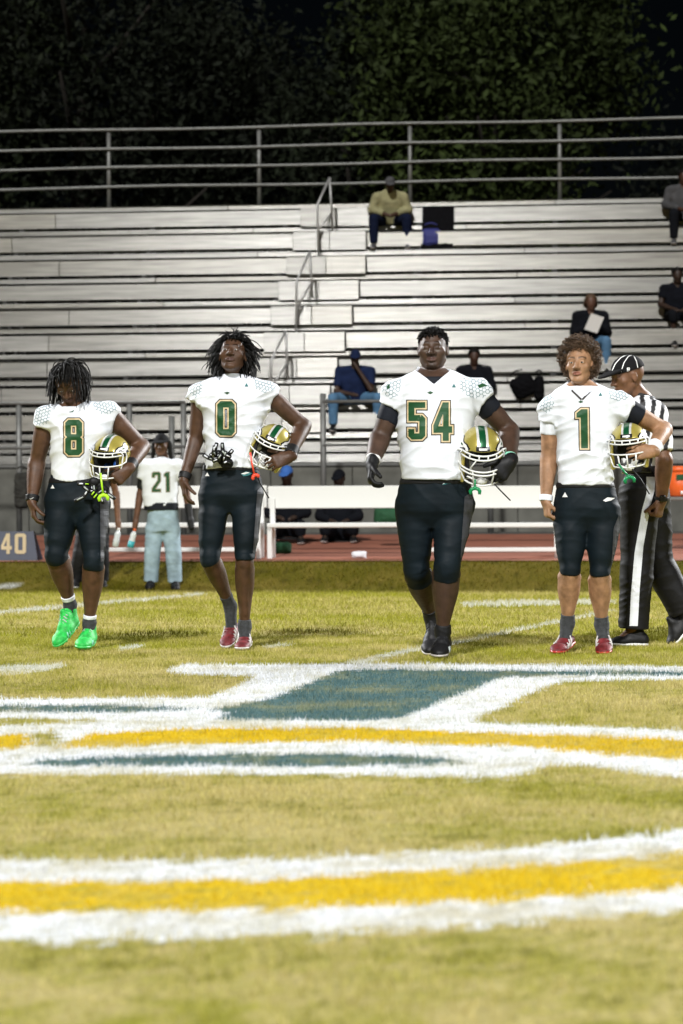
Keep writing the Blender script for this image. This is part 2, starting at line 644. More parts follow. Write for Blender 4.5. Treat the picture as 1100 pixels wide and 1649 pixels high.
def head_colour(V, C, B, s, skin, lipc, brow=1.0, moustache=0.0, beard=0.0, cheek_shine=0.0, broad=1.0):
    """skin with lips, eyebrows and facial hair, in the head's own coordinates"""
    q = (V - A3(C)) @ B.T / s
    r, f, u = q[:, 0], q[:, 1], q[:, 2]
    Cc = np.tile(A3(skin), (len(V), 1))
    face = (f > .03) & (np.abs(r) < .09) & (np.abs(u) < .13)
    def mixto(mask, col, w=1.0):
        m = np.clip(mask, 0, 1)[:, None] * w
        Cc[:] = Cc * (1 - m) + A3(col) * m
    def gs(x, c, w): return np.exp(-((x - c) / w) ** 2)
    ar = np.abs(r)
    lip = face * (f > .075) * np.clip(1.6 - ((r / .028) ** 2 + ((u + .0652) / .0125) ** 2) * 1.3, 0, 1)
    mixto(lip, lipc)
    bw = face * (f > .05) * np.clip(1.5 - np.abs(u - (.026 + .005 * np.sin((ar - .012) / .04 * 3.14))) / .0055, 0, 1) * ((ar > .011) & (ar < .053))
    mixto(bw, A3(skin) * .12, .8 * brow)
    if moustache:
        mixto(face * (f > .07) * gs(u, -.0515, .0035) * np.clip((.03 - ar) / .006, 0, 1), A3(skin) * .15, moustache)
    if beard:
        mixto(face * gs(u, -.108, .015) * (f > .03) * np.clip((.034 - ar) / .012, 0, 1), A3(skin) * .2, beard)
        mixto(face * gs(u, -.052, .0035) * (f > .07) * np.clip((.03 - ar) / .006, 0, 1), A3(skin) * .2, beard * .6)
    if cheek_shine:
        mixto(face * gs(u, -.018, .005) * gs(ar, .033, .012) * (f > .05), A3((.55, .5, .45)), cheek_shine)  # shiny highlight under each eye, painted pale into the skin colour
    return Cc


def eyes(parent, C, B, s, loc, look=(0, 0)):
    C = A3(C)
    for q in (-1, 1):
        c = C + s * (q * .031 * B[0] + .0795 * B[1] + .0 * B[2])
        mb = MB()
        def addell(cc, rr, mi):
            n0 = len(mb.v)
            mb.ball((0, 0, 0), rr, 12, 8, mi)
            for i in range(n0, len(mb.v)):
                v = A3(mb.v[i]); mb.v[i] = tuple(cc + v[0] * B[0] + v[1] * B[1] + v[2] * B[2])
        addell(c, (.0122 * s, .0095 * s, .0075 * s), 0)
        ci = c + s * (look[0] * B[0] + .0066 * B[1] + (look[1] - .0008) * B[2])
        addell(ci, (.0054 * s, .0036 * s, .0054 * s), 1)
        mb.build('eye', [M['eye_white'], M['iris']], parent, loc, True)


def hand_prims(g, Wr, d, n, thumb, s=1.0, curl=(.35, .5, .4), spread=.05, tcurl=.4, lens=(1, 1, 1, 1), fat=1.0, touch=True):
    """Wr wrist, d direction of the fingers, n palm normal (fingers curl towards n), thumb = side the thumb is on"""
    Wr, d, n = A3(Wr), A3(d), A3(n)
    d = d / np.linalg.norm(d); n = n - d * (n @ d); n /= np.linalg.norm(n)
    t = A3(thumb); t = t - d * (t @ d) - n * (t @ n); t /= np.linalg.norm(t)
    q = lambda a, b, c: Wr + s * (a * d + b * t + c * n)
    g.put(econe(q(-.02, 0, 0), q(.02, 0, .0), .029 * s * fat, .033 * s * fat, n, .72), .012)
    g.put(econe(q(.028, .02, .002), q(.082, .024, 0), .02 * s * fat, .0195 * s * fat, n, .72), .014)
    g.put(econe(q(.026, -.016, .002), q(.078, -.026, 0), .02 * s * fat, .0175 * s * fat, n, .72), .016)
    g.put(econe(q(.05, 0, .002), q(.08, 0, 0), .02 * s * fat, .019 * s * fat, n, .72), .014)
    for i, (b0, L) in enumerate(((.0315, .074), (.0105, .082), (-.0105, .076), (-.031, .06))):
        base = q(.082 - .004 * abs(i - 1.2), b0, .0)
        dirv = d + t * (b0 / .03) * spread
        dirv /= np.linalg.norm(dirv)
        p = base; a = 0; r0 = (.0098, .0102, .0097, .0086)[i] * s * fat
        pts = [p - dirv * .015 * s]; rs = [r0]; pts.append(p); rs.append(r0)
        for j, fr in enumerate((.46, .3, .24)):
            a += curl[j] * (1 + .08 * i)
            v = dirv * math.cos(a) + n * math.sin(a)
            p = p + v * L * fr * s * lens[i]
            pts.append(p); rs.append(r0 * (1 - .09 * (j + 1)))
        g.put(spline(pts, rs, 2), .003)
    p = q(.022, .03, .006)
    pts = [q(.008, .016, .006), p]; rs = [.0165 * s * fat, .014 * s * fat]
    v = (d * .72 + t * .6 + n * .25) if tcurl < .7 else (d * .8 + t * .22 + n * .5); v /= np.linalg.norm(v)
    a = 0
    for j, (L, rr) in enumerate(((.036, .0118), (.032, .0108), (.024, .0092))):
        v = v + (n * .8 - t * .5) * tcurl * (.5 if j == 0 else 1) * .5
        v /= np.linalg.norm(v)
        p = p + v * L * s
        pts.append(p); rs.append(rr * s * fat)
    g.put(spline(pts, rs, 2), .006)


def tubes_mesh(paths, radii, seg=5):
    """many tapered tubes in one mesh: paths (n, m, 3), radii (n, m)"""
    n, m, _ = paths.shape
    t = np.gradient(paths, axis=1)
    t /= np.linalg.norm(t, axis=2, keepdims=True) + 1e-9
    ref = np.where(np.abs(t[:, :, 2:3]) > .9, np.array((1., 0, 0)), np.array((0, 0, 1.)))
    u = np.cross(t, ref); u /= np.linalg.norm(u, axis=2, keepdims=True) + 1e-9
    w = np.cross(t, u)
    ang = np.arange(seg) * 2 * np.pi / seg
    V = paths[:, :, None, :] + radii[:, :, None, None] * (np.cos(ang)[None, None, :, None] * u[:, :, None, :] + np.sin(ang)[None, None, :, None] * w[:, :, None, :])
    V = V.reshape(-1, 3)
    i = np.arange(n)[:, None, None] * m * seg + np.arange(m - 1)[None, :, None] * seg
    k = np.arange(seg)[None, None, :]
    k2 = (k + 1) % seg
    Q = np.stack([i + k, i + k2, i + k2 + seg, i + k + seg], -1).reshape(-1, 4)
    return V, Q
# ------------------------------------------------------------------ flat print projected onto cloth
def sgn_area(l):
    a = 0
    for i in range(len(l)):
        x0, y0 = l[i]; x1, y1 = l[(i + 1) % len(l)]
        a += x0 * y1 - x1 * y0
    return a / 2


def offset(loop, d):
    """grow an outer loop (and shrink a hole) by d; outer loops have positive area, holes negative"""
    n = len(loop); out = []
    for i in range(n):
        p0, p1, p2 = Vector(loop[i - 1]), Vector(loop[i]), Vector(loop[(i + 1) % n])
        e1, e2 = (p1 - p0).normalized(), (p2 - p1).normalized()
        n1, n2 = Vector((e1.y, -e1.x)), Vector((e2.y, -e2.x))
        b = n1 + n2
        k = max(b.dot(n1), .45)
        out.append(tuple(p1 + b * (d / k)))
    return out


def glyph(ch, x, y, w, h, t):
    """loops of a block numeral; (x, y) top left, y downwards"""
    c = t * .55
    def tr(pts, hole=False):
        l = [(x + a, y + b) for a, b in pts]
        if (sgn_area(l) < 0) != hole: l = l[::-1]
        return l
    oct_ = [(c, 0), (w - c, 0), (w, c), (w, h - c), (w - c, h), (c, h), (0, h - c), (0, c)]
    if ch == '0':
        return [tr(oct_), tr([(t, t * 1.05), (w - t, t * 1.05), (w - t, h - t * 1.05), (t, h - t * 1.05)], True)]
    if ch == '8':
        o = [(c, 0), (w - c, 0), (w, c), (w, h * .44), (w - c * .6, h * .49), (w, h * .54), (w, h - c), (w - c, h), (c, h), (0, h - c), (0, h * .54), (c * .6, h * .49), (0, h * .44), (0, c)]
        return [tr(o), tr([(t, t), (w - t, t), (w - t, h * .49 - t * .5), (t, h * .49 - t * .5)], True), tr([(t, h * .49 + t * .5), (w - t, h * .49 + t * .5), (w - t, h - t), (t, h - t)], True)]
    if ch == '5':
        m = h * .35
        return [tr([(0, 0), (w, 0), (w, t), (t, t), (t, m), (w - c, m), (w, m + c), (w, h - c), (w - c, h), (c, h), (0, h - c), (0, h * .72), (t * .95, h * .72), (t, h - t), (w - t, h - t), (w - t, m + t), (0, m + t)])]
    if ch == '4':
        return [tr([(w * .5, 0), (w * .82, 0), (w * .82, h * .62), (w, h * .62), (w, h * .79), (w * .82, h * .79), (w * .82, h), (w * .5, h), (w * .5, h * .79), (0, h * .79), (0, h * .6)]),
                tr([(w * .52, h * .3), (w * .52, h * .62), (w * .25, h * .62)], True)]
    if ch == '1':
        return [tr([(w * .42, 0), (w * .95, 0), (w, h), (w * .4, h), (w * .36, h * .21), (0, h * .21), (0, h * .1)])]
    if ch == '2':
        return [tr([(c, 0), (w - c, 0), (w, c), (w, h * .46), (t * 1.1, h - t), (w, h - t), (w, h), (0, h), (0, h - t * 1.3), (w - t, h * .42), (w - t, t), (t, t), (t, h * .26), (0, h * .26), (0, c)])]
    if ch == 'S':
        m = h * .5
        return [tr([(c, 0), (w - c, 0), (w, c), (w, h * .28), (w - t, h * .28), (w - t, t), (t, t), (t, m - t * .5), (w - c, m - t * .5), (w, m - t * .5 + c), (w, h - c), (w - c, h), (c, h), (0, h - c), (0, h * .72), (t, h * .72), (t, h - t), (w - t, h - t), (w - t, m + t * .5), (c, m + t * .5), (0, m + t * .5 - c), (0, c)])]
    return []


def tri2d(loops, cell):
    """triangulated and cut on a grid so it can follow a curved surface"""
    bm = bmesh.new()
    vs = [[Vector((p[0], p[1], 0)) for p in l] for l in loops]
    flat = [v for l in vs for v in l]
    bv = [bm.verts.new(v) for v in flat]
    for t in tessellate_polygon(vs):
        try: bm.faces.new([bv[i] for i in t])
        except ValueError: pass
    xs = [v.x for v in flat]; ys = [v.y for v in flat]
    for ax, lo, hi in ((0, min(xs), max(xs)), (1, min(ys), max(ys))):
        k = lo + cell
        while k < hi:
            co = Vector((0, 0, 0)); co[ax] = k
            no = Vector((0, 0, 0)); no[ax] = 1
            bmesh.ops.bisect_plane(bm, geom=bm.verts[:] + bm.edges[:] + bm.faces[:], plane_co=co, plane_no=no)
            k += cell
    bm.verts.index_update()
    V = [tuple(v.co) for v in bm.verts]
    Fs = [tuple(v.index for v in f.verts) for f in bm.faces]
    bm.free()
    return V, Fs


class Decal:
    """layers of flat print; `ray` maps a 2-D point to (origin, direction)"""
    def __init__(s, bvh, ray):
        s.bvh, s.ray, s.v, s.f, s.m = bvh, ray, [], [], []

    def add(s, loops, mi, lift, cell=3.0):
        V, Fs = tri2d(loops, cell)
        n = len(s.v); ok = []
        for p in V:
            o, d = s.ray(p[0], p[1])
            h, nr, _, _ = s.bvh.ray_cast(o, d)
            ok.append(h is not None)
            if h is None: s.v.append((0, 0, 0)); continue
            if nr.dot(d) > 0: nr = -nr
            s.v.append(tuple(h - d * lift * .6 + nr * lift * .4))
        for f in Fs:
            if all(ok[i] for i in f):
                s.f.append(tuple(i + n for i in f)); s.m.append(mi)
        return s

    def build(s, name, mats, parent, loc):
        if not s.f: return None
        mb = MB(); mb.v, mb.f, mb.m = s.v, s.f, s.m
        return mb.build(name, mats, parent, loc)


def px_ray(x, y):
    o = Vector((0, 0, CAMH)); p = P(x, y, 10)
    return o, (p - o).normalized()


def bvh_of(V, Q):
    return BVHTree.FromPolygons([tuple(v) for v in V], [tuple(int(i) for i in q) for q in Q])


NUM_MATS = lambda: [M['ink'], M['cream'], M['green']]


def number_decal(bvh, glyphs, parent, loc, a=2.3, b=3.9, name='number'):
    for gl in glyphs:                                       # one object per numeral
        D = Decal(bvh, px_ray)
        D.add([offset(l, b) for l in gl], 0, .002)
        D.add([offset(l, a) for l in gl], 1, .0034)
        D.add(gl, 2, .0048)
        D.build('numeral', NUM_MATS(), parent, loc)


def quad_line(p, q, w):
    p, q = Vector(p), Vector(q); d = (q - p).normalized(); n = Vector((-d.y, d.x)) * w / 2
    l = [tuple(p + n), tuple(q + n), tuple(q - n), tuple(p - n)]
    return l if sgn_area(l) > 0 else l[::-1]


def hex_lines(cx, cy, rx, ry, a, seed, tilt=0.0):
    """edges of hexagonal scales inside an ellipse of the picture"""
    r = random.Random(seed); seen = set(); out = []
    for i in range(-8, 9):
        for j in range(-8, 9):
            hx = a * 1.5 * i; hy = a * 1.732 * (j + .5 * (i % 2))
            for k in range(6):
                p = (hx + a * math.cos(k * 1.0472), hy + a * math.sin(k * 1.0472))
                q = (hx + a * math.cos((k + 1) * 1.0472), hy + a * math.sin((k + 1) * 1.0472))
                key = tuple(sorted(((round(p[0], 1), round(p[1], 1)), (round(q[0], 1), round(q[1], 1)))))
                if key in seen: continue
                seen.add(key)
                m = ((p[0] + q[0]) / 2, (p[1] + q[1]) / 2)
                e = (m[0] / rx) ** 2 + (m[1] / ry) ** 2
                if e > 1 or r.random() < .02 + .2 * e ** 3: continue
                c, s = math.cos(tilt), math.sin(tilt)
                rot = lambda t: (cx + t[0] * c - t[1] * s, cy + t[0] * s + t[1] * c)
                out.append((rot(p), rot(q)))
    return out


# ------------------------------------------------------------------ football helmet
def helmet_paint():
    m = bpy.data.materials.new('gold_flake_helmet_paint')
    m.use_nodes = True
    n, l = m.node_tree.nodes, m.node_tree.links
    b = n['Principled BSDF']
    b.inputs['Roughness'].default_value = .3
    b.inputs['Metallic'].default_value = .35
    b.inputs['Coat Weight'].default_value = .8
    b.inputs['Coat Roughness'].default_value = .06
    tc = n.new('ShaderNodeTexCoord')
    sp = n.new('ShaderNodeSeparateXYZ'); l.new(tc.outputs['Object'], sp.inputs[0])
    ab = n.new('ShaderNodeMath'); ab.operation = 'ABSOLUTE'; l.new(sp.outputs['X'], ab.inputs[0])
    def lt(v):
        q = n.new('ShaderNodeMath'); q.operation = 'LESS_THAN'; q.inputs[1].default_value = v
        l.new(ab.outputs[0], q.inputs[0]); return q.outputs[0]
    nz = n.new('ShaderNodeTexNoise'); nz.inputs['Scale'].default_value = 420; l.new(tc.outputs['Object'], nz.inputs[0])
    mg = n.new('ShaderNodeMix'); mg.data_type = 'RGBA'
    mg.inputs['A'].default_value = (.3, .24, .03, 1); mg.inputs['B'].default_value = (.58, .49, .12, 1)
    l.new(nz.outputs[0], mg.inputs['Factor'])
    up = n.new('ShaderNodeMath'); up.operation = 'GREATER_THAN'; up.inputs[1].default_value = .062; l.new(sp.outputs['Z'], up.inputs[0])
    def mix(a, col, fac):
        q = n.new('ShaderNodeMix'); q.data_type = 'RGBA'
        l.new(a, q.inputs['A']); q.inputs['B'].default_value = (*col, 1)
        f = n.new('ShaderNodeMath'); f.operation = 'MULTIPLY'; l.new(fac, f.inputs[0]); l.new(up.outputs[0], f.inputs[1])
        l.new(f.outputs[0], q.inputs['Factor']); return q.outputs['Result']
    c = mix(mg.outputs['Result'], (.75, .75, .73), lt(.029))
    c = mix(c, (.005, .09, .03), lt(.0165))
    l.new(c, b.inputs['Base Color'])
    return m


M['helmet'] = helmet_paint()
I3 = np.eye(3)
HC = {}


def helmet_meshes():
    h = .0045
    g = Grid((-.13, -.15, -.15), (.13, .17, .14), h)
    g.put(ell((0, 0, .0), I3, (.116, .142, .128)), .01)
    for q in (-1, 1):
        g.put(rbox((q * .088, .035, -.085), I3, (.022, .06, .058), .02), .03)
    gi = Grid((-.13, -.15, -.15), (.13, .17, .14), h)
    gi.put(ell((0, -.002, -.006), I3, (.105, .13, .116)), .01)
    gi.put(rbox((0, .02, -.11), I3, (.078, .11, .1), .02), .02)
    F = np.maximum(g.F, -gi.F)
    g2 = Grid((-.13, -.15, -.15), (.13, .17, .14), h)
    g2.put(rbox((0, .15, -.06), I3, (.092, .09, .112), .045), .0)
    F = np.maximum(F, -g2.F)
    r, X, Y, Z = g.sl((-1, -1, -1), (1, 1, 1))
    F = np.maximum(F, (-.1 - .25 * (Y + .02)) - Z + 0 * X)          # lower edge, lower at the jaw than at the nape
    for q in (-1, 1):
        ear = np.sqrt((Y - .0) ** 2 + (Z + .035) ** 2) - .017
        F = np.maximum(F, -np.where(X * q > .06, ear, 1).astype(f32))
    g.F = F.astype(f32)
    V, Q = g.mesh()
    HC['shell'] = np_mesh('helmet_shell', V, Q)
    HC['bvh'] = bvh_of(V, Q)
    p = Grid((-.12, -.14, -.14), (.12, .15, .13), .006)
    p.put(ell((0, -.002, -.006), I3, (.104, .129, .115)), .01)
    for q in (-1, 1): p.put(rbox((q * .075, .03, -.08), I3, (.02, .05, .045), .015), .02)
    c = Grid((-.12, -.14, -.14), (.12, .15, .13), .006)
    c.put(ell((0, .01, -.02), I3, (.076, .1, .088)), .01)
    c.put(rbox((0, .06, -.09), I3, (.056, .13, .1), .02), .02)
    c.put(rbox((0, .165, -.06), I3, (.088, .09, .105), .04), .0)
    r, X, Y, Z = p.sl((-1, -1, -1), (1, 1, 1))
    p.F = np.maximum(np.maximum(p.F, -c.F), -.115 - Z + 0 * X + 0 * Y).astype(f32)
    V, Q = p.mesh()
    HC['padding'] = np_mesh('padding', V, Q)
    # wire mask
    def arc(u, half, a=.116, b=.172, n=15, sag=0.0):
        return [(a * math.sin(t), .012 + b * math.cos(t) * (1 - .0), u + sag * math.cos(t)) for t in np.linspace(-half, half, n)]
    def at(u, th, a=.116, b=.172): return (a * math.sin(th), .012 + b * math.cos(th), u)
    for style in (0, 1):
        mb = MB(); r = .0047
        hv = R_(62)
        mb.tube(arc(.048, hv, .112, .15), r, 7)
        mb.tube(arc(.028, hv, .117, .158), r, 7)
        mb.tube(arc(-.03, hv, .12, .172), r, 7)
        mb.tube(arc(-.105, R_(56), .108, .165), r, 7)
        if style == 1: mb.tube(arc(-.048, hv, .12, .174), r, 7)
        for th in (-.62, -.2, .2, .62):
            mb.tube([at(.048, th, .112, .15), at(.028, th, .117, .158)], r * .9, 6)
        for q in (-1, 1):
            mb.tube([at(.048, q * hv, .112, .15), at(.03, q * R_(68), .118, .158), at(-.03, q * R_(64), .12, .172), at(-.08, q * R_(60), .114, .17), at(-.105, q * R_(54), .108, .165)], r, 7)
            mb.tube([at(.048, q * hv, .112, .15), (q * .119, .055, .042), (q * .121, .04, .015), (q * .12, .05, -.02), at(-.03, q * hv, .12, .172)], r, 7)
            mb.tube([at(-.03, q * .45, .12, .172), at(-.07, q * .44, .115, .171), at(-.105, q * .42, .108, .165)], r, 7)
        if style == 0: mb.tube([at(-.03, 0, .12, .172), at(-.105, 0, .108, .165)], r, 7)
        if style == 1:
            mb.tube([at(.028, .3, .117, .158), at(-.03, .62, .12, .172)], r * .8, 6)
        o = mb.build('facemask', M['mask_white'], None, (0, 0, 0), True)
        HC['mask%d' % style] = o.data
        bpy.data.objects.remove(o)
    # side emblem: an abstract bird-head curl with white feathers
    def ray_side(q):
        return lambda a, b: (Vector((q * .4, a, b)), Vector((-q, 0, 0)))
    ems = []
    for q in (-1, 1):
        D = Decal(HC['bvh'], ray_side(q))
        def pl(pts, mi, lift):
            l = [(.05 + p[0] * .06, .05 + p[1] * .048) for p in pts]
            if sgn_area(l) < 0: l = l[::-1]
            D.add([l], mi, lift, .008)
        head = [(1.0, -.15), (.8, .25), (.4, .5), (-.2, .55), (-.75, .85), (-1.25, .75), (-.95, .5), (-1.45, .4), (-1.05, .15), (-1.4, -.1), (-.9, -.1), (-1.1, -.45), (-.6, -.35), (-.2, -.75), (.25, -.85), (.1, -.45), (.45, -.2), (.7, -.35), (.75, -.75), (1.05, -.55)]
        pl(head, 0, .0012)
        pl([(.86, -.12), (.7, .17), (.35, .4), (-.2, .44), (-.72, .72), (-1.0, .7), (-.7, .42), (-1.1, .36), (-.75, .1), (-1.05, -.02), (-.6, -.05), (-.25, -.2), (.1, .0), (.5, -.05)], 1, .002)
        pl([(.62, -.1), (.45, .1), (.15, .1), (.2, -.08)], 0, .0028)
        pl([(-.5, .3), (-.1, .3), (.1, .18), (-.3, .12)], 2, .0028)
        ems.append((D.v, D.f, D.m))
    HC['emblems'] = []
    for v, f, m in ems:
        mb = MB(); mb.v, mb.f, mb.m = v, f, m
        o = mb.build('emblem', [M['gloss_black'], M['white'], M['green']])
        HC['emblems'].append(o.data); bpy.data.objects.remove(o)
    # bumper above the face opening, chin cup and its straps
    D = Decal(HC['bvh'], lambda a, b: (Vector((a, .5, b)), Vector((0, -1, 0))))
    D.add([[(-.034, .058), (.034, .058), (.034, .078), (-.034, .078)]], 0, .004, .008)
    D.add([[(-.02, .063), (.02, .063), (.02, .072), (-.02, .072)]], 1, .0052, .008)
    mb = MB(); mb.v, mb.f, mb.m = D.v, D.f, D.m
    o = mb.build('front_bumper', [M['gloss_black'], M['white']])
    HC['bumper'] = o.data; bpy.data.objects.remove(o)
    mb = MB()
    mb.ball((0, .1, -.118), (.03, .018, .02), 12, 8)
    for q in (-1, 1):
        mb.tube([(q * .024, .1, -.115), (q * .075, .075, -.1), (q * .104, .05, -.07)], .005, 6)
    o = mb.build('chin_strap', M['white'], None, (0, 0, 0), True)
    HC['strap'] = o.data; bpy.data.objects.remove(o)
    HC['shell'].materials.append(M['helmet'])
    HC['padding'].materials.append(M['padding'])


helmet_meshes()


def helmet(loc, yaw, pitch, roll, label, style=0, scale=1.0, blue=False):
    B = yaw_pitch(yaw, pitch, roll)
    e = empty('football_helmet', loc, label, 'helmet', 'gold football helmets held by the players')
    e.rotation_mode = 'QUATERNION'
    m = Matrix((tuple(-B[0]), tuple(B[1]), tuple(B[2]))).transposed()
    e.rotation_quaternion = m.to_quaternion()
    e.scale = (scale,) * 3
    for k, nm in (('shell', 'shell'), ('padding', 'padding'), ('mask%d' % style, 'facemask'), ('bumper', 'front_bumper'), ('strap', 'chin_strap')):
        link(nm, HC[k], None, e)
    for me in HC['emblems']: link('emblem', me, None, e)
    if blue:
        mb = MB()
        mb.ball((-.05, .03, -.05), (.022, .03, .035), 10, 7)
        mb.ball((.02, .0, -.075), (.03, .03, .022), 10, 7)
        mb.build('jaw_pad', M['blue_pad'], e, (0, 0, 0), True)
    return e


def mouthguard(pts, tip_dir, col, label, arms=.03):
    """strap hanging from a face mask with the U-shaped guard at its end"""
    mb = MB()
    pts = [Vector(p) for p in pts]
    mb.tube(pts, .0055, 8)
    e = pts[-1]; d = Vector(tip_dir).normalized()
    s = d.cross(Vector((0, 1, 0))).normalized()
    mb.ball(e, (.013, .01, .012), 10, 7)
    for q in (-1, 1):
        mb.tube([e, e + s * q * arms * .6 + d * .006, e + s * q * arms * .85 + d * arms * .55, e + s * q * arms * .8 + d * arms * 1.15], [.009, .0105, .0105, .008], 8)
    o = mb.build('mouthguard', M[col], None, tuple(pts[0]), True)
    return tag(o, label, 'mouthguard', 'rubber mouthguards hanging from the face masks')


def strap_tail(pts, label, mt='black', r=.004):
    mb = MB().tube([Vector(p) for p in pts], r, 6)
    o = mb.build('chin_strap_tail', M[mt], None, tuple(pts[0]), True)
    return tag(o, label, 'strap')
# ------------------------------------------------------------------ hair
def scalp(n, C, B, s, seed, front=.062, side=.0, back=-.07, k=1.0):
    r = np.random.default_rng(seed)
    d = r.normal(size=(n * 6, 3)); d /= np.linalg.norm(d, axis=1)[:, None]
    q = d * np.array((.077, .098, .09)) + np.array((0, -.014, .028))
    lim = np.where(q[:, 1] > .035, front, np.where(q[:, 1] > -.01, side + (front - side) * np.clip((q[:, 1] + .01) / .045, 0, 1), back))
    q, d = q[q[:, 2] > lim][:n], d[q[:, 2] > lim][:n]
    nrm = d / np.array((.077, .098, .09)); nrm /= np.linalg.norm(nrm, axis=1)[:, None]
    return A3(C) + s * k * (q @ B), nrm @ B, q


def strands(C, B, s, roots, nrm, length, grav, m=9, jit=.25, seed=0, push=1.05, flop=0.0):
    r = np.random.default_rng(seed)
    n = len(roots)
    pts = np.zeros((n, m, 3)); pts[:, 0] = roots - nrm * .006
    gt = np.array((0, 0, -1.)) + nrm * nrm[:, 2:3]
    d = nrm * (1 - flop * .75) + gt * flop + r.normal(size=(n, 3)) * jit
    d /= np.linalg.norm(d, axis=1)[:, None]
    st = (length / (m - 1))[:, None]
    p = pts[:, 0].copy()
    rad = np.array((.077, .098, .09)) * s * push
    c0 = A3(C) + s * (-.014 * B[1] + .028 * B[2])
    cf = A3(C) + s * (.026 * B[1] - .03 * B[2])
    rf = np.array((.068, .07, .09)) * s * push
    for i in range(1, m):
        d = d + np.array((0, 0, -1.)) * grav + r.normal(size=(n, 3)) * jit * .35
        d /= np.linalg.norm(d, axis=1)[:, None]
        p = p + d * st
        for cc, rr in ((c0, rad), (cf, rf)):
            q = (p - cc) @ B.T / rr
            k = np.linalg.norm(q, axis=1)
            m_ = k < 1
            if m_.any():
                q[m_] = q[m_] / k[m_][:, None]
                p[m_] = cc + (q[m_] * rr) @ B
        pts[:, i] = p
        d = pts[:, i] - pts[:, i - 1]; d /= np.linalg.norm(d, axis=1)[:, None] + 1e-9
    return pts


def uncover(pts, rad, C, B, s, seed, keep=.1, zone=(.03, .052, .05)):
    """strands end where they would fall across the face"""
    r = np.random.default_rng(seed)
    q = (pts - A3(C)) @ B.T / s
    hit = (q[..., 1] > zone[0]) & (np.abs(q[..., 0]) < zone[1]) & (q[..., 2] < zone[2])
    hit[r.random(len(pts)) < keep] = False
    n, m = hit.shape
    for i in np.nonzero(hit.any(1))[0]:
        j = max(int(np.argmax(hit[i])), 1)
        t = np.linspace(0, j - 1, m)
        pts[i] = np.stack([np.interp(t, np.arange(m), pts[i, :, c]) for c in range(3)], 1)
    return pts


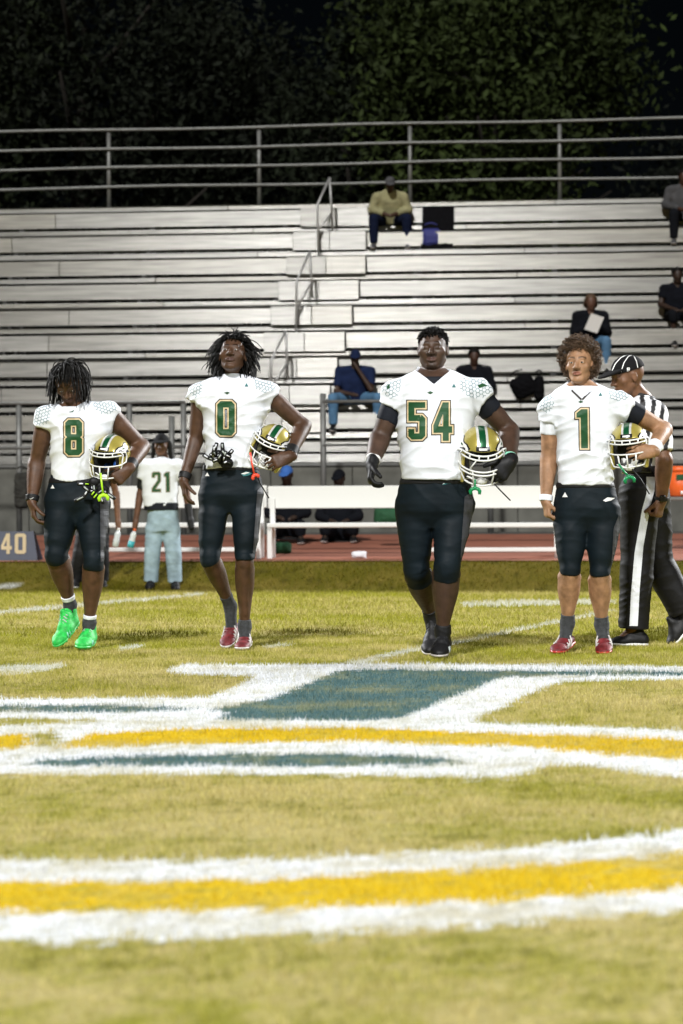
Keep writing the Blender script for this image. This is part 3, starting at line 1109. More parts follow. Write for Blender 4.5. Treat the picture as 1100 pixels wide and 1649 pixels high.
def hair_object(kind, C, B, s, parent, loc, seed=1):
    cap = Grid(A3(C) - .14, A3(C) + .14, .006)
    cap.put(ell(A3(C) + s * (-.016 * B[1] + .031 * B[2]), B, [.079 * s, .1 * s, .09 * s]), .0)
    r = np.random.default_rng(seed)
    if kind == 'afro':
        cut = A3(C) + s * (.035 * B[1] + .06 * B[2]); nn = -B[1] * .85 + B[2] * .53
    elif kind == 'short':
        cut = A3(C) + s * (.06 * B[1] + .066 * B[2]); nn = -B[1] * .45 + B[2] * .9
    else:
        cut = A3(C) + s * (.045 * B[1] + .06 * B[2]); nn = -B[1] * .75 + B[2] * .66
    cap.put(halfspace(cut, -nn, A3(C) - .2, A3(C) + .2), 0, 's')
    V0, Q0 = cap.mesh()
    mt = M['hair']
    if kind == 'dreads':
        ro, nr, q = scalp(330, C, B, s, seed, front=.06, side=.0, back=-.075)
        L = r.uniform(.09, .185, len(ro)) * s
        fc = (q[:, 1] > .03) & (np.abs(q[:, 0]) < .05)
        L[fc] = r.uniform(.03, .06, fc.sum())
        side = np.abs(q[:, 0]) > .05
        L[side] *= 1.1
        pts = strands(C, B, s, ro, nr, L, .4, 10, .3, seed, push=1.1, flop=.8)
        pts = uncover(pts, None, C, B, s, seed, .04, (-.005, .054, .062))
        rad = np.linspace(1, .45, 10)[None, :] * r.uniform(.0034, .0052, len(ro))[:, None]
        V, Q = tubes_mesh(pts, rad, 5)
    elif kind == 'twists':
        ro, nr, q = scalp(720, C, B, s, seed, front=.076, side=-.03, back=-.08)
        L = r.uniform(.1, .165, len(ro)) * s * np.where(q[:, 2] > .09, .62, 1.0)
        fc = (q[:, 1] > .02) & (np.abs(q[:, 0]) < .06)
        L[fc] = r.uniform(.035, .07, fc.sum())
        nr = nr + (q[:, 0:1] / .077) * B[0] * .5
        pts = strands(C, B, s, ro, nr, L, .2, 10, .3, seed, push=1.04, flop=.35)
        pts = uncover(pts, None, C, B, s, seed, .05, (.03, .056, .06))
        rad = np.linspace(1, .5, 10)[None, :] * r.uniform(.0032, .005, len(ro))[:, None]
        V, Q = tubes_mesh(pts, rad, 5)
    elif kind == 'short':
        ro, nr, q = scalp(1100, C, B, s, seed, front=.066, side=.012, back=-.06)
        L = r.uniform(.012, .03, len(ro)) * s * np.where(q[:, 2] > .06, 1.1, .5)
        pts = strands(C, B, s, ro, nr, L, .1, 5, .5, seed, push=1.0)
        rad = np.array((.9, 1.1, 1.1, 1., .6))[None, :] * r.uniform(.003, .0045, len(ro))[:, None]
        V, Q = tubes_mesh(pts, rad, 5)
    elif kind == 'afro':
        mt = M['brown_hair']
        ro, nr, q = scalp(1350, C, B, s, seed, front=.07, side=-.055, back=-.09)
        n = len(ro); m = 11
        dep = r.uniform(.0, 1, n) ** .7
        up = np.clip((q[:, 2] - .0) / .1, 0, 1)
        H = (.044 + .022 * up) * s * np.where(q[:, 1] > .05, .6, 1.0)
        t = np.linspace(0, 1, m)
        ax = nr + r.normal(size=(n, 3)) * .45; ax /= np.linalg.norm(ax, axis=1)[:, None]
        a = np.cross(ax, r.normal(size=(n, 3))); a /= np.linalg.norm(a, axis=1)[:, None]
        b = np.cross(ax, a)
        ph = t[None, :] * 6.28 * r.uniform(1.2, 2.2, n)[:, None]
        rr = r.uniform(.006, .011, n)[:, None] * (0.4 + .6 * t[None, :])
        base = ro + nr * (dep * H)[:, None] * .8
        pts = base[:, None, :] + ax[:, None, :] * (t[None, :, None] * .024 * s) + (np.cos(ph) * rr)[..., None] * a[:, None, :] + (np.sin(ph) * rr)[..., None] * b[:, None, :]
        rad = np.full((n, m), .0024) * np.linspace(1, .6, m)[None, :]
        V, Q = tubes_mesh(pts, rad, 4)
        # bulk behind the curls
        bulk = Grid(A3(C) - .17, A3(C) + .17, .008)
        bulk.put(ell(A3(C) + s * (-.03 * B[1] + .045 * B[2]), B, [.106 * s, .108 * s, .1 * s]), 0)
        bulk.put(ell(A3(C) + s * (-.03 * B[1] - .01 * B[2]), B, [.112 * s, .09 * s, .09 * s]), .03)
        bulk.put(halfspace(A3(C) + s * (.028 * B[1] + .058 * B[2]), B[1] * .86 - B[2] * .5, A3(C) - .2, A3(C) + .2), .02, 's')
        r2, X, Y, Z = bulk.sl((-99,) * 3, (99,) * 3)
        bulk.F = bulk.F + (.006 * np.sin(X * 170) * np.sin(Y * 160 + 1) * np.sin(Z * 180)).astype(f32)
        V0, Q0 = bulk.mesh()
    V = np.concatenate([V0, V]); Q = np.concatenate([Q0, Q + len(V0)])
    me = np_mesh('hair', V - A3(loc), Q)
    return link('hair', me, mt, parent)


def clip(prim, C, nrm):
    """keeps the part of prim on the side nrm points to"""
    C, nrm = A3(C), A3(nrm); nrm = nrm / np.linalg.norm(nrm)
    (lo, hi), fn = prim
    return (lo, hi), (lambda X, Y, Z: np.maximum(fn(X, Y, Z), -((X - C[0]) * nrm[0] + (Y - C[1]) * nrm[1] + (Z - C[2]) * nrm[2])).astype(f32))


def sdf_obj(name, g, mt, parent, loc, bump=None, want=False, col=None):
    V, Q = g.mesh()
    me = np_mesh(name, V - A3(loc), Q)
    if col is not None: set_col(me, col(V))
    o = link(name, me, mt, parent)
    return (o, V, Q) if want else o


def lerp(a, b, t): return A3(a) + (A3(b) - A3(a)) * t


def shoe(parent, loc, heel, toe, ankle, col, sole, name='shoe', wid=.047, lace=None, studs=True, h=.0055, low=False, trim=None):
    """heel and toe are points on the sole's underside"""
    heel, toe, ankle = A3(heel), A3(toe), A3(ankle)
    f = toe - heel; L = np.linalg.norm(f); f /= L
    up = ankle - heel; up -= f * (up @ f); up /= np.linalg.norm(up)
    r = np.cross(f, up)
    q = lambda a, b, c: heel + a * L * f + b * r + c * up
    pts = [q(0, 0, 0), q(1, 0, 0), ankle]
    lo = np.min(pts, 0) - .07; hi = np.max(pts, 0) + .07
    g = Grid(lo, hi, h, .0)
    lo_ = .78 if low else 1.0
    g.put(econe(q(.13, 0, .042 * lo_), q(.45, 0, .046 * lo_), .04 * (.9 if low else 1), .042 * (.9 if low else 1), up, lo_), .02)
    g.put(econe(q(.45, .003, .04 * lo_), q(.78, .006, .03 * lo_), .045 * lo_, wid, up, .72 * lo_), .03)
    g.put(econe(q(.78, .006, .03 * lo_), q(.9, .004, .027 * lo_), wid, .036 * wid / .047, up, .68 * lo_), .02)
    if not low: g.put(cone(q(.14, 0, .045), lerp(q(.17, 0, .06), ankle, .75), .04, .039), .02)
    if not low:
        g.put(cone(q(.24, 0, .1), q(.5, 0, .064), .033, .029), .02)
        g.put(cone(q(.27, 0, .115), q(.25, 0, .135), .022, .018), .01)
    g.put(halfspace(q(0, 0, .012), -up, lo, hi), .0, 's') if False else None
    r_, X, Y, Z = g.sl(lo - 1, hi + 1)
    C = q(0, 0, .012)
    g.F = np.maximum(g.F, -((X - C[0]) * up[0] + (Y - C[1]) * up[1] + (Z - C[2]) * up[2])).astype(f32)
    o = sdf_obj(name, g, M[col], parent, loc)
    s = Grid(lo, hi, h * 1.15, .0)
    s.put(econe(q(.13, 0, .014), q(.45, 0, .014), .041, .038, up, .42), .01)
    s.put(econe(q(.45, .003, .013), q(.82, .006, .014), .042, wid + .002, up, .34), .02)
    s.put(econe(q(.82, .006, .014), q(.91, .004, .018), wid, .036, up, .34), .01)
    if studs:
        for a, b in ((.1, .025), (.1, -.025), (.2, 0.028), (.2, -.028), (.6, .03), (.6, -.03), (.75, .032), (.75, -.028), (.86, .02), (.86, -.016)):
            s.put(cone(q(a, b, .008), q(a, b, -.006), .008, .005), .004)
    sdf_obj('sole', s, M[sole], o, loc)
    if trim:
        for b in (-1, 1):
            for t in (.4, .5, .6):
                MB().tube([q(t, b * .03, .075 - .03 * (t - .4) * 5), q(t + .05, b * (wid - .001), .045), q(t + .1, b * (wid + .001), .02)], .0045, 5).build('side_stripe', M[trim], o, loc, True)
    if lace:
        mb = MB()
        for t in (.29, .36, .43, .5, .57):
            z = .137 - .165 * (t - .24)
            mb.tube([q(t + .02, -.029, z - .018), q(t, -.014, z - .001), q(t, .014, z - .001), q(t + .02, .029, z - .018)], .0042, 5)
        mb.build('laces', M[lace], o, loc, True)
    return o


def band(parent, loc, A, B, r, mt, name='wristband', side=(0, 1, 0), flat=.86, mark=False, limb=None):
    A, B = A3(A), A3(B)
    g = Grid(np.minimum(A, B) - r, np.maximum(A, B) + r, .004, .02)
    d = (B - A) / np.linalg.norm(B - A)
    pr = limb or econe(A - d * .03, B + d * .03, r, r * .97, side, flat)
    g.put(clip(clip(pr, A, d), B, -d), 0)
    o, V, Q = sdf_obj(name, g, M[mt], parent, loc, want=True)
    if mark:
        c = (A + B) / 2
        D = Decal(bvh_of(V, Q), lambda a, b: (Vector(c) + Vector((a, -.3, b)), Vector((0, 1, 0))))
        D.add([[(-.014, .0), (-.004, -.007), (.016, .008), (-.003, -.001)]], 0, .0015, .01)
        D.build('mark', [M['white']], o, loc)
    return o


def arm_upper(S, E, a, o=0.0):
    return spline([S, lerp(S, E, .4), lerp(S, E, .8), E], [a[0] + o, a[1] + o, a[2] * 1.04 + o, a[2] * .97 + o], 4)


def arm_fore(E, Wr, a, o=0.0):
    return spline([E, lerp(E, Wr, .25), lerp(E, Wr, .62), lerp(E, Wr, .9), Wr], [a[2] * .97 + o, a[3] + o, a[3] * .82 + o, a[4] * 1.02 + o, a[4] + o], 4)


def leg_upper(H, K, A, l, o=0.0):
    return spline([H, lerp(H, K, .4), lerp(H, K, .8), K, lerp(K, A, .22)], [l[0] + o, l[1] + o, l[2] * 1.12 + o, l[2] + o, l[2] * .98 + o], 4)


def leg_lower(K, A, l, o=0.0):
    back = np.array((0, .02, 0))
    return spline([K, lerp(K, A, .14) + back * .3, lerp(K, A, .33) + back, lerp(K, A, .62) + back * .6, lerp(K, A, .88), A], [l[2] * .96 + o, l[2] * .93 + o, l[3] + o, l[3] * .74 + o, l[4] * .95 + o, l[4] * .95 + o], 4)


def knee_cap(K, l, o=0.0):
    return cone(K + [0, -.024, .012], K + [0, -.024, -.015], l[2] * .68 + o, l[2] * .62 + o)


def player(sp):
    D = sp['D']
    def J(p): return A3(P(p[0], p[1], D + (p[2] if len(p) > 2 else 0)))
    base = P(sp['foot'][0], HOR, D); base.z = float(gxy(base.x, base.y))
    loc = tuple(base)
    mpp = D / FPX
    hd = sp['head']
    C = J(hd['c']); B = yaw_pitch(*[R_(a) for a in hd['rot']]); s = hd.get('s', 1.0)
    neck = J(sp['neck'])
    sh = [J(p) for p in sp['shoulder']]; el = [J(p) for p in sp['elbow']]; wr = [J(p) for p in sp['wrist']]
    hip = [J(p) for p in sp['hip']]; kn = [J(p) for p in sp['knee']]; an = [J(p) for p in sp['ankle']]
    rows = [(P(550, r[0], D).z, ((r[1] + r[2]) / 2 - 550) * mpp + (P(550, r[0], D).x), sp.get('lean', {}).get(r[0], 0) + D + (r[4] if len(r) > 4 else 0), (r[2] - r[1]) / 2 * mpp, r[3]) for r in sp['rows']]
    zs = [r[0] for r in rows]
    ar, lr = sp['arm_r'], sp['leg_r']
    allp = np.array([C + [0, 0, .17], C - [.13, .13, .13], C + [.13, .13, 0], *sh, *el, *wr, *kn, *an, *hip] + [J(p) for p in sp['toe']])
    lo, hi = allp.min(0) - .12, allp.max(0) + .12
    lo[2] = base.z - .01
    h = sp.get('h', .0042)
    pads = sp.get('pad', .078)

    # ---- the body: one continuous skin
    g = Grid(lo, hi, h, .0, zh=(hip[0][2] - .12, h * 1.6), fine=(C - .115, C + .115, .0046))
    g.put(loft([(z, cx, cy, a - .013, b - .013) for z, cx, cy, a, b in rows]), .0)
    g.put(cone(C - B[2] * .055 * s - B[1] * .026, neck + [0, .012, 0], sp['neck_r'] * .84, sp['neck_r'] * .94), .012)
    g.put(cone(neck, neck - [0, 0, .07], sp['neck_r'], sp['neck_r'] * 1.25), .03)
    head_prims(g, C, B, s, hd.get('broad', 1), hd.get('jaw', 1), hd.get('closed', False), hd.get('lips', 1.1), hd.get('nose', 1.2))
    for i in (0, 1):
        a = ar[i] if isinstance(ar[0], (list, tuple)) else ar
        S, E, Wr = sh[i], el[i], wr[i]
        g.put(cone(lerp(neck, S, .45), S, .05, a[0]), .03)
        m1, m2 = lerp(S, E, .45), lerp(E, Wr, .28)
        u = (E - S) / np.linalg.norm(E - S); v = (Wr - E) / np.linalg.norm(Wr - E)
        g.put(arm_upper(S, E, a), .025)
        g.put(arm_fore(E, Wr, a), .02)
        fr = np.array((0, -1., 0)); fr = fr - u * (fr @ u); fr /= np.linalg.norm(fr)
        sd = np.cross(u, fr)
        sgn = 1 if i else -1
        g.put(cone(lerp(S, E, .36) + fr * a[1] * .34, lerp(S, E, .72) + fr * a[1] * .3, a[1] * .68, a[1] * .56), .014)
        g.put(cone(lerp(S, E, .3) - fr * a[1] * .32, lerp(S, E, .7) - fr * a[1] * .3, a[1] * .7, a[1] * .55), .014)
        g.put(cone(S + u * .01 + sd * 0, S + u * .09, a[0] * .98, a[0] * .62), .02)
        f2 = np.array((0, -1., 0)); f2 = f2 - v * (f2 @ v); f2 /= np.linalg.norm(f2)
        s2 = np.cross(v, f2)
        for q_ in (-1, 1):
            g.put(cone(lerp(E, Wr, .06) + s2 * q_ * a[3] * .3 + f2 * a[3] * .15, lerp(E, Wr, .42) + s2 * q_ * a[3] * .22, a[3] * .7, a[3] * .52), .012)
        out = E - (S + Wr) / 2; nn = np.linalg.norm(out)
        if nn > .05: g.put(cone(E + out / nn * .012, E + out / nn * .016, a[2] * .7, a[2] * .6), .03)
        hp = sp['hand'][i]
        if not hp.get('glove'):
            hand_prims(g, Wr, **{k: x for k, x in hp.items() if k != 'glove'})
    for i in (0, 1):
        l = lr[i] if isinstance(lr[0], (list, tuple)) else lr
        H, K, A = hip[i], kn[i], an[i]
        g.put(leg_upper(H, K, A, l, -.009), .03)
        g.put(leg_lower(K, A, l), .02)
        back_ = np.array((0, .02, 0))
        g.put(knee_cap(K, l), .018)
        ax = (A - K) / np.linalg.norm(A - K); sx = np.cross(ax, (0, 1., 0)); sx /= np.linalg.norm(sx)
        for q_ in (-1, 1):
            g.put(cone(lerp(K, A, .12) + sx * q_ * l[3] * .36 + back_, lerp(K, A, .42) + sx * q_ * l[3] * .3 + back_, l[3] * .7, l[3] * .5), .012)
            g.put(cone(A + sx * q_ * l[4] * .7, A + sx * q_ * l[4] * .75, .011, .01), .012)
        g.put(cone(lerp(K, A, .16) + [0, -l[2] * .62, 0], lerp(K, A, .8) + [0, -l[4] * .62, 0], .022, .013), .02)
        t = J(sp['toe'][i])
        g.put(cone(A, lerp(J(sp['heel'][i]), t, .42) + [0, 0, .04], l[4] * .95, .026), .02)
    V, Q = g.mesh()
    colr = head_colour(V, C, B, s, sp['skin'], sp['lip'], hd.get('brow', 1), hd.get('moustache', 0), hd.get('beard', 0), hd.get('cheek_shine', 0))
    me = np_mesh('person', V - A3(loc), Q)
    set_col(me, colr)
    body = link('person', me, M['skin'], None, loc)
    tag(body, sp['label'], 'person', 'football players walking abreast')
    if not hd.get('closed'): eyes(body, C, B, s, loc, hd.get('look', (0, 0)))
    hair_object(hd['hair'], C, B, s, body, loc, hd.get('seed', 3))

    # ---- jersey
    lo2, hi2 = lo.copy(), hi.copy(); lo2[2] = zs and min(zs) - .03
    xs = [x[0] for x in sh]; lo2[0] = min(min(xs), min(r[1] - r[3] for r in rows)) - .16; hi2[0] = max(max(xs), max(r[1] + r[3] for r in rows)) + .16
    lo2[1] = D - .32; hi2[1] = D + .32; hi2[2] = max(zs) + .08
    j = Grid(lo2, hi2, .0062, .0)
    j.put(loft(rows), 0)
    for i in (0, 1):
        S, E = sh[i], el[i]; sl = sp['sleeve'][i]
        u = (E - S) / np.linalg.norm(E - S)
        j.put(cone(lerp(neck, S, .38) - [0, 0, .01], S + [0, 0, .008], .052, pads * .86), .04)
        e = S + u * sl[0]
        pr = cone(S, S + u * (sl[0] + .05), pads, sl[1])
        tilt = A3(sl[2]) if len(sl) > 2 else u
        j.put(clip(pr, e, -tilt), .03)
    r_, X, Y, Z = j.sl(lo2 - 1, hi2 + 1)
    j.F += (-waves(X, Y, Z, [((.5, .1, 1), 7, .013), ((-.6, .1, 1), 6, .013), ((.1, .2, 1), 10, .009), ((-.2, .2, 1), 16, .005)], sp['seed'])).astype(f32)
    for q_ in (-1, 1):                                      # shoulder yoke seams, slightly sunk
        a0 = neck + [q_ * .05, -.2, .0]; a1 = sh[(q_ + 1) // 2] + [-q_ * .055, -.2, -.1]
        for t0 in np.linspace(0, .92, 24):
            c0, c1 = lerp(a0, a1, t0), lerp(a0, a1, t0 + .08)
            j.put(cone(c0 + [0, .02, 0], c1 + [0, .02, 0], .0015, .0015), 0) if False else None
    vz, vw = sp['vneck']                                   # bottom of the V and its half width at the neck
    zv = P(0, vz, D).z; zt = neck[2] + .03
    nx = neck[0]
    pr = cone(neck - [0, 0, .06], neck + [0, -.02, .1], sp['neck_r'] + .014, sp['neck_r'] + .02)
    j.put(pr, .008, 's')
    ww = (vw * mpp)
    V_ = ((lo2 * 0 + [nx - .12, D - .3, zv - .01]), np.array([nx + .12, neck[1] - .01, zt + .08])), (lambda X, Y, Z: (np.maximum((np.abs(X - nx) - ww * (Z - zv) / (zt - zv)) * .8, Y - (neck[1] - .01))).astype(f32))
    j.put(V_, .003, 's')
    jo, JV, JQ = sdf_obj('jersey', j, M['white_cloth'], body, loc, want=True)
    bj = bvh_of(JV, JQ)
    number_decal(bj, [glyph(*q) for q in sp['number']], jo, loc)
    for k, (cx, cy, rx, ry, a, tl) in enumerate(sp['scales']):
        Dc = Decal(bj, px_ray)
        for p, q in hex_lines(cx, cy, rx, ry, a, sp['seed'] + k, tl): Dc.add([quad_line(p, q, .62)], 0, .002, 3)
        o_ = Dc.build('scale_print', [M['teal']], jo, loc)
        if o_: o_['kind'] = 'stuff'
    for poly, mi in sp.get('marks', []):
        l = poly if sgn_area(poly) > 0 else poly[::-1]
        Decal(bj, px_ray).add([l], 0, .003, 3).build('emblem', [(M['ink'], M['cream'], M['green'], M['teal'])[mi]], jo, loc)
    # collar
    us = sp.get('undershirt')
    if us:
        u_ = Grid(lo2, hi2, .0075, .0)
        u_.put(loft([(z, cx, cy, a - .007, b - .007) for z, cx, cy, a, b in rows if z > zv - .15]), 0)
        u_.put(cone(neck - [0, 0, .08], neck + [0, -.012, us['h']], sp['neck_r'] * 1.15, sp['neck_r'] + .007), .02)
        if us.get('sleeves'):
            for i in (0, 1):
                S, E = sh[i], el[i]; u = (E - S) / np.linalg.norm(E - S)
                a = ar[i] if isinstance(ar[0], (list, tuple)) else ar
                L = us['sleeves'][i]
                if L: u_.put(clip(arm_upper(S, E, a, us.get('thick', .006)), S + u * L, -u), .02)
        n0 = neck + [0, -.012, us['h']]
        u_.put(clip(cone(n0, n0 + [0, 0, .08], .2, .2), n0, (0, .1, 1)), 0, 's')
        sdf_obj('undershirt', u_, M[us['mat']], body, loc)

    for (i, L, mt_) in sp.get('arm_sleeve', []):
        S, E = sh[i], el[i]; u = (E - S) / np.linalg.norm(E - S)
        a = ar[i] if isinstance(ar[0], (list, tuple)) else ar
        gg = Grid(np.minimum(S, E) - .12, np.maximum(S, E) + .12, .005, 0)
        gg.put(clip(arm_upper(S, E, a, .009), S + u * L, -u), 0)
        sdf_obj('arm_sleeve', gg, M[mt_], body, loc)
    # ---- pants
    lo3, hi3 = lo.copy(), hi.copy(); hi3[2] = J((550, sp['waist'][0]))[2] + .03; lo3[2] = min(k_[2] for k_ in kn) - .14
    p = Grid(lo3, hi3, .0064, .0)
    w = sp['waist']; prow = sp['pelvis']
    st = [(P(550, r[0], D).z, ((r[1] + r[2]) / 2 - 550) * mpp + P(550, r[0], D).x, D + (r[4] if len(r) > 4 else 0.01), (r[2] - r[1]) / 2 * mpp, r[3]) for r in prow]
    p.put(loft(st, n=2.3), 0)
    for i in (0, 1):
        l = lr[i] if isinstance(lr[0], (list, tuple)) else lr
        H, K, A = hip[i], kn[i], an[i]
        cut = J(sp['cuff'][i])
        d = (A - K) / np.linalg.norm(A - K)
        p.put(clip(leg_upper(H, K, A, l, .0), cut, -d), .03)
        p.put(clip(knee_cap(K, l, .006), cut, -d), .03)
        p.put(clip(cone(lerp(H, K, .3) + [0, -.028, 0], lerp(H, K, .66) + [0, -.026, 0], l[1] * .74, l[1] * .66), cut, -d), .04)
    r_, X, Y, Z = p.sl(lo3 - 1, hi3 + 1)
    p.F += (-waves(X, Y, Z, [((.6, .1, 1), 8, .004), ((-.6, .1, 1), 9, .004), ((.1, .2, 1), 15, .002)], sp['seed'] + 5)).astype(f32)
    po, PV, PQ = sdf_obj('pants', p, M['black_cloth'], body, loc, want=True)
    bp = bvh_of(PV, PQ)
    for n_, (poly, mi) in enumerate(sp.get('pants_marks', [])):
        l = poly if sgn_area(poly) > 0 else poly[::-1]
        Decal(bp, px_ray).add([l], 0, .003 + .0006 * n_, 3).build('side_panel' if mi == 2 else 'emblem', [(M['white'], M['teal'], M['grey_cloth'])[mi]], po, loc)
    belt = Grid(lo3, hi3 + [0, 0, .05], .008, .0)
    zt = P(550, w[0], D).z
    belt.put(loft([(z, cx, cy, a + .0055, b + .0055) for z, cx, cy, a, b in st if z > zt - .12], zlo=zt - .036, zhi=zt - .002, n=2.3), 0)
    sdf_obj('belt', belt, M['black'], body, loc)
    # ---- socks, shoes, wrists
    for i in (0, 1):
        l = lr[i] if isinstance(lr[0], (list, tuple)) else lr
        K, A = kn[i], an[i]; d = (A - K) / np.linalg.norm(A - K)
        t = J(sp['toe'][i]); hl = J(sp['heel'][i])
        if i in sp.get('sock', {}):
            for (f0, f1, mt, dr) in sp['sock'][i]:
                a0, a1 = lerp(K, A, f0), lerp(K, A, f1)
                gg = Grid(np.minimum(np.minimum(a0, a1), lerp(A, t, .7)) - .08, np.maximum(np.maximum(a0, a1), lerp(A, t, .7)) + .08, .0045, .02)
                gg.put(clip(clip(leg_lower(K, A, l, dr), a0, d), a1, -d), .004)
                if f1 > 1: gg.put(clip(cone(A, lerp(hl, t, .42) + [0, 0, .04], l[4] * .97 + dr, .027 + dr), a0, d), .02)
                r_, X, Y, Z = gg.sl((-99,) * 3, (99,) * 3)
                gg.F += (-waves(X, Y, Z, [((0, 0, 1), 34, .002)], 9 + i)).astype(f32)
                sdf_obj('sock', gg, M[mt], body, loc)
        shoe(body, loc, hl, t, A, *sp['shoe'], lace=sp.get('lace'), h=.0058, low=sp.get('low', False), wid=sp.get('shoe_w', .046), trim=sp.get('trim'))
    for (i, z0, z1) in sp.get('knee_sleeve', []):
        l = lr[i] if isinstance(lr[0], (list, tuple)) else lr
        K, A = kn[i], an[i]; d = (A - K) / np.linalg.norm(A - K)
        gg = Grid(K - .16, K + .16, .0045, 0)
        for q in (leg_upper(hip[i], K, A, l, -.002), leg_lower(K, A, l, .006), knee_cap(K, l, .007)):
            gg.put(clip(clip(q, K - d * z0, d), K + d * z1, -d), .02)
        r_, X, Y, Z = gg.sl((-99,) * 3, (99,) * 3)
        gg.F += (-waves(X, Y, Z, [((.1, .1, 1), 26, .002)], 19 + i)).astype(f32)
        sdf_obj('knee_sleeve', gg, M['black_cloth'], body, loc)
    for (i, f0, f1, r, mt, mark) in sp.get('bands', []):
        E, Wr = el[i], wr[i]
        ax = lerp(E, Wr, f0); bx = lerp(E, Wr, f1)
        a = ar[i] if isinstance(ar[0], (list, tuple)) else ar
        band(body, loc, ax, bx, r, mt, mark=mark, limb=arm_fore(E, Wr + (Wr - E) * .1, a, .0065))
    for i in (0, 1):
        hp = sp['hand'][i]
        if hp.get('glove'):
            gg = Grid(wr[i] - .22, wr[i] + .22, .0042, 0)
            hand_prims(gg, wr[i], **{k: x for k, x in hp.items() if k != 'glove'})
            v = (wr[i] - el[i]) / np.linalg.norm(wr[i] - el[i])
            gg.put(clip(cone(wr[i] - v * .06, wr[i] + v * .0, .039, .035), wr[i] - v * .03, v), .015)
            go, GV, GQ = sdf_obj('glove', gg, M['glove'], body, loc, want=True)
            c = wr[i] + A3(hp['d']) / np.linalg.norm(hp['d']) * .05
            band(body, loc, wr[i] - v * .05, wr[i] - v * .03, .043, hp['glove'], name='glove_cuff')
    return body
# ------------------------------------------------------------------ field paint, traced as outlines and laid on the turf
def pip(px, py, poly):
    x, y = np.asarray(px), np.asarray(py); r = np.zeros(x.shape, bool); n = len(poly)
    for i in range(n):
        x0, y0 = poly[i]; x1, y1 = poly[(i + 1) % n]
        if y0 == y1: continue
        c = ((y0 > y) != (y1 > y)) & (x < (x1 - x0) * (y - y0) / (y1 - y0) + x0)
        r ^= c
    return r


def band_poly(xs, top, bot):
    return list(zip(xs, top)) + list(zip(xs, bot))[::-1]


XS = [-400, 0, 275, 550, 825, 1000, 1100, 1500]
PAINT = [                                                   # later entries cover earlier ones: (colour, outline)
    ('w', band_poly(XS, [1345, 1386, 1389, 1381, 1366, 1350, 1337, 1255], [1480, 1516, 1514, 1503, 1487, 1474, 1466, 1400])),
    ('y', band_poly(XS, [1392, 1421, 1420, 1410, 1395, 1383, 1376, 1310], [1440, 1471, 1470, 1462, 1450, 1440, 1434, 1378])),
    # far ring
    ('w', band_poly([-300, 0, 150, 275, 550, 825, 1100, 1400], [1205, 1170, 1166, 1163, 1160, 1167, 1177, 1200], [1262, 1226, 1216, 1212, 1210, 1218, 1254, 1330])),
    ('y', band_poly([-300, 0, 30, 48], [1215, 1185, 1183, 1186], [1245, 1210, 1207, 1200])),
    ('y', band_poly([92, 150, 275, 550, 825, 1100, 1400], [1203, 1183, 1175, 1172, 1182, 1192, 1222], [1209, 1206, 1200, 1195, 1203, 1225, 1275])),
    ('g', [(48, 1186), (80, 1176), (95, 1186), (92, 1200), (60, 1204)]),
    # lower part of the letter crossing the ring
    ('w', [(-200, 1212), (0, 1208), (550, 1196), (780, 1203), (880, 1212), (925, 1229), (880, 1236), (840, 1250), (790, 1253), (550, 1248), (0, 1248), (-200, 1262)]),
    ('t', [(55, 1224), (150, 1222), (300, 1216), (550, 1215), (700, 1221), (748, 1228), (690, 1234), (550, 1235), (250, 1234), (60, 1233)]),
    # upper part of the letter
    ('w', [(-200, 1128), (0, 1126), (330, 1124), (365, 1113), (410, 1090), (290, 1087), (264, 1080), (300, 1072), (550, 1070), (830, 1071), (1100, 1074), (1300, 1076), (1300, 1098), (1100, 1096), (905, 1098), (845, 1122), (770, 1158), (760, 1168), (600, 1168), (345, 1166), (180, 1172), (0, 1163), (-200, 1166)]),
    ('t', [(515, 1094), (545, 1081), (600, 1079), (830, 1081), (1100, 1083), (1300, 1085), (1300, 1089), (1100, 1089), (900, 1088), (805, 1092), (745, 1118), (650, 1156), (600, 1161), (350, 1160), (365, 1147), (330, 1145), (440, 1125)]),
    ('t', [(-200, 1137), (0, 1137), (130, 1137), (330, 1142), (200, 1148), (0, 1148), (-200, 1150)]),
    ('g', [(-200, 1158), (0, 1157), (170, 1160), (60, 1168), (-200, 1175)]),
    # yard lines and hash marks up the field
    ('w', [(-200, 1078), (0, 1074), (95, 1069), (108, 1074), (60, 1084), (0, 1088), (-200, 1093)]),
    ('w', [(555, 1068), (640, 1049), (760, 1028), (880, 1003), (985, 982), (992, 984), (885, 1007), (765, 1032), (650, 1054), (590, 1070)]),
    ('w', [(740, 971), (850, 968), (990, 967), (990, 973), (850, 977), (745, 978)]),
    ('w', [(-100, 990), (0, 984), (200, 967), (330, 956), (330, 960), (200, 972), (0, 990), (-100, 996)]),
    ('w', [(420, 1042), (465, 1036), (472, 1039), (430, 1045)]),
    ('w', [(188, 1044), (215, 1039), (236, 1040), (200, 1049)]),
    ('w', [(-60, 945), (0, 941), (28, 941), (28, 947), (-60, 952)]),
]


def world_px(x, y, z):
    dx = np.stack([x, y, z - CAMH], -1)
    d = dx[..., 1]
    u = (dx @ np.array(cR)) / d; v = (dx @ np.array(cU)) / d
    return 550 + u * FPX, HOR - v * FPX


def fbm(x, y, f, seed, oct=4):
    r = np.random.default_rng(seed); o = 0; a = 1; s = 0
    for k in range(oct):
        for j in range(3):
            t = r.uniform(0, 6.28); p = r.uniform(0, 6.28); p2 = r.uniform(0, 6.28)
            q = x * math.cos(t) + y * math.sin(t); q2 = -x * math.sin(t) + y * math.cos(t)
            o = o + a * np.sin(q * f + p + 1.3 * np.sin(q2 * f * .7 + p2)) / 3
        s += a; a *= .55; f *= 2.1
    return o / s


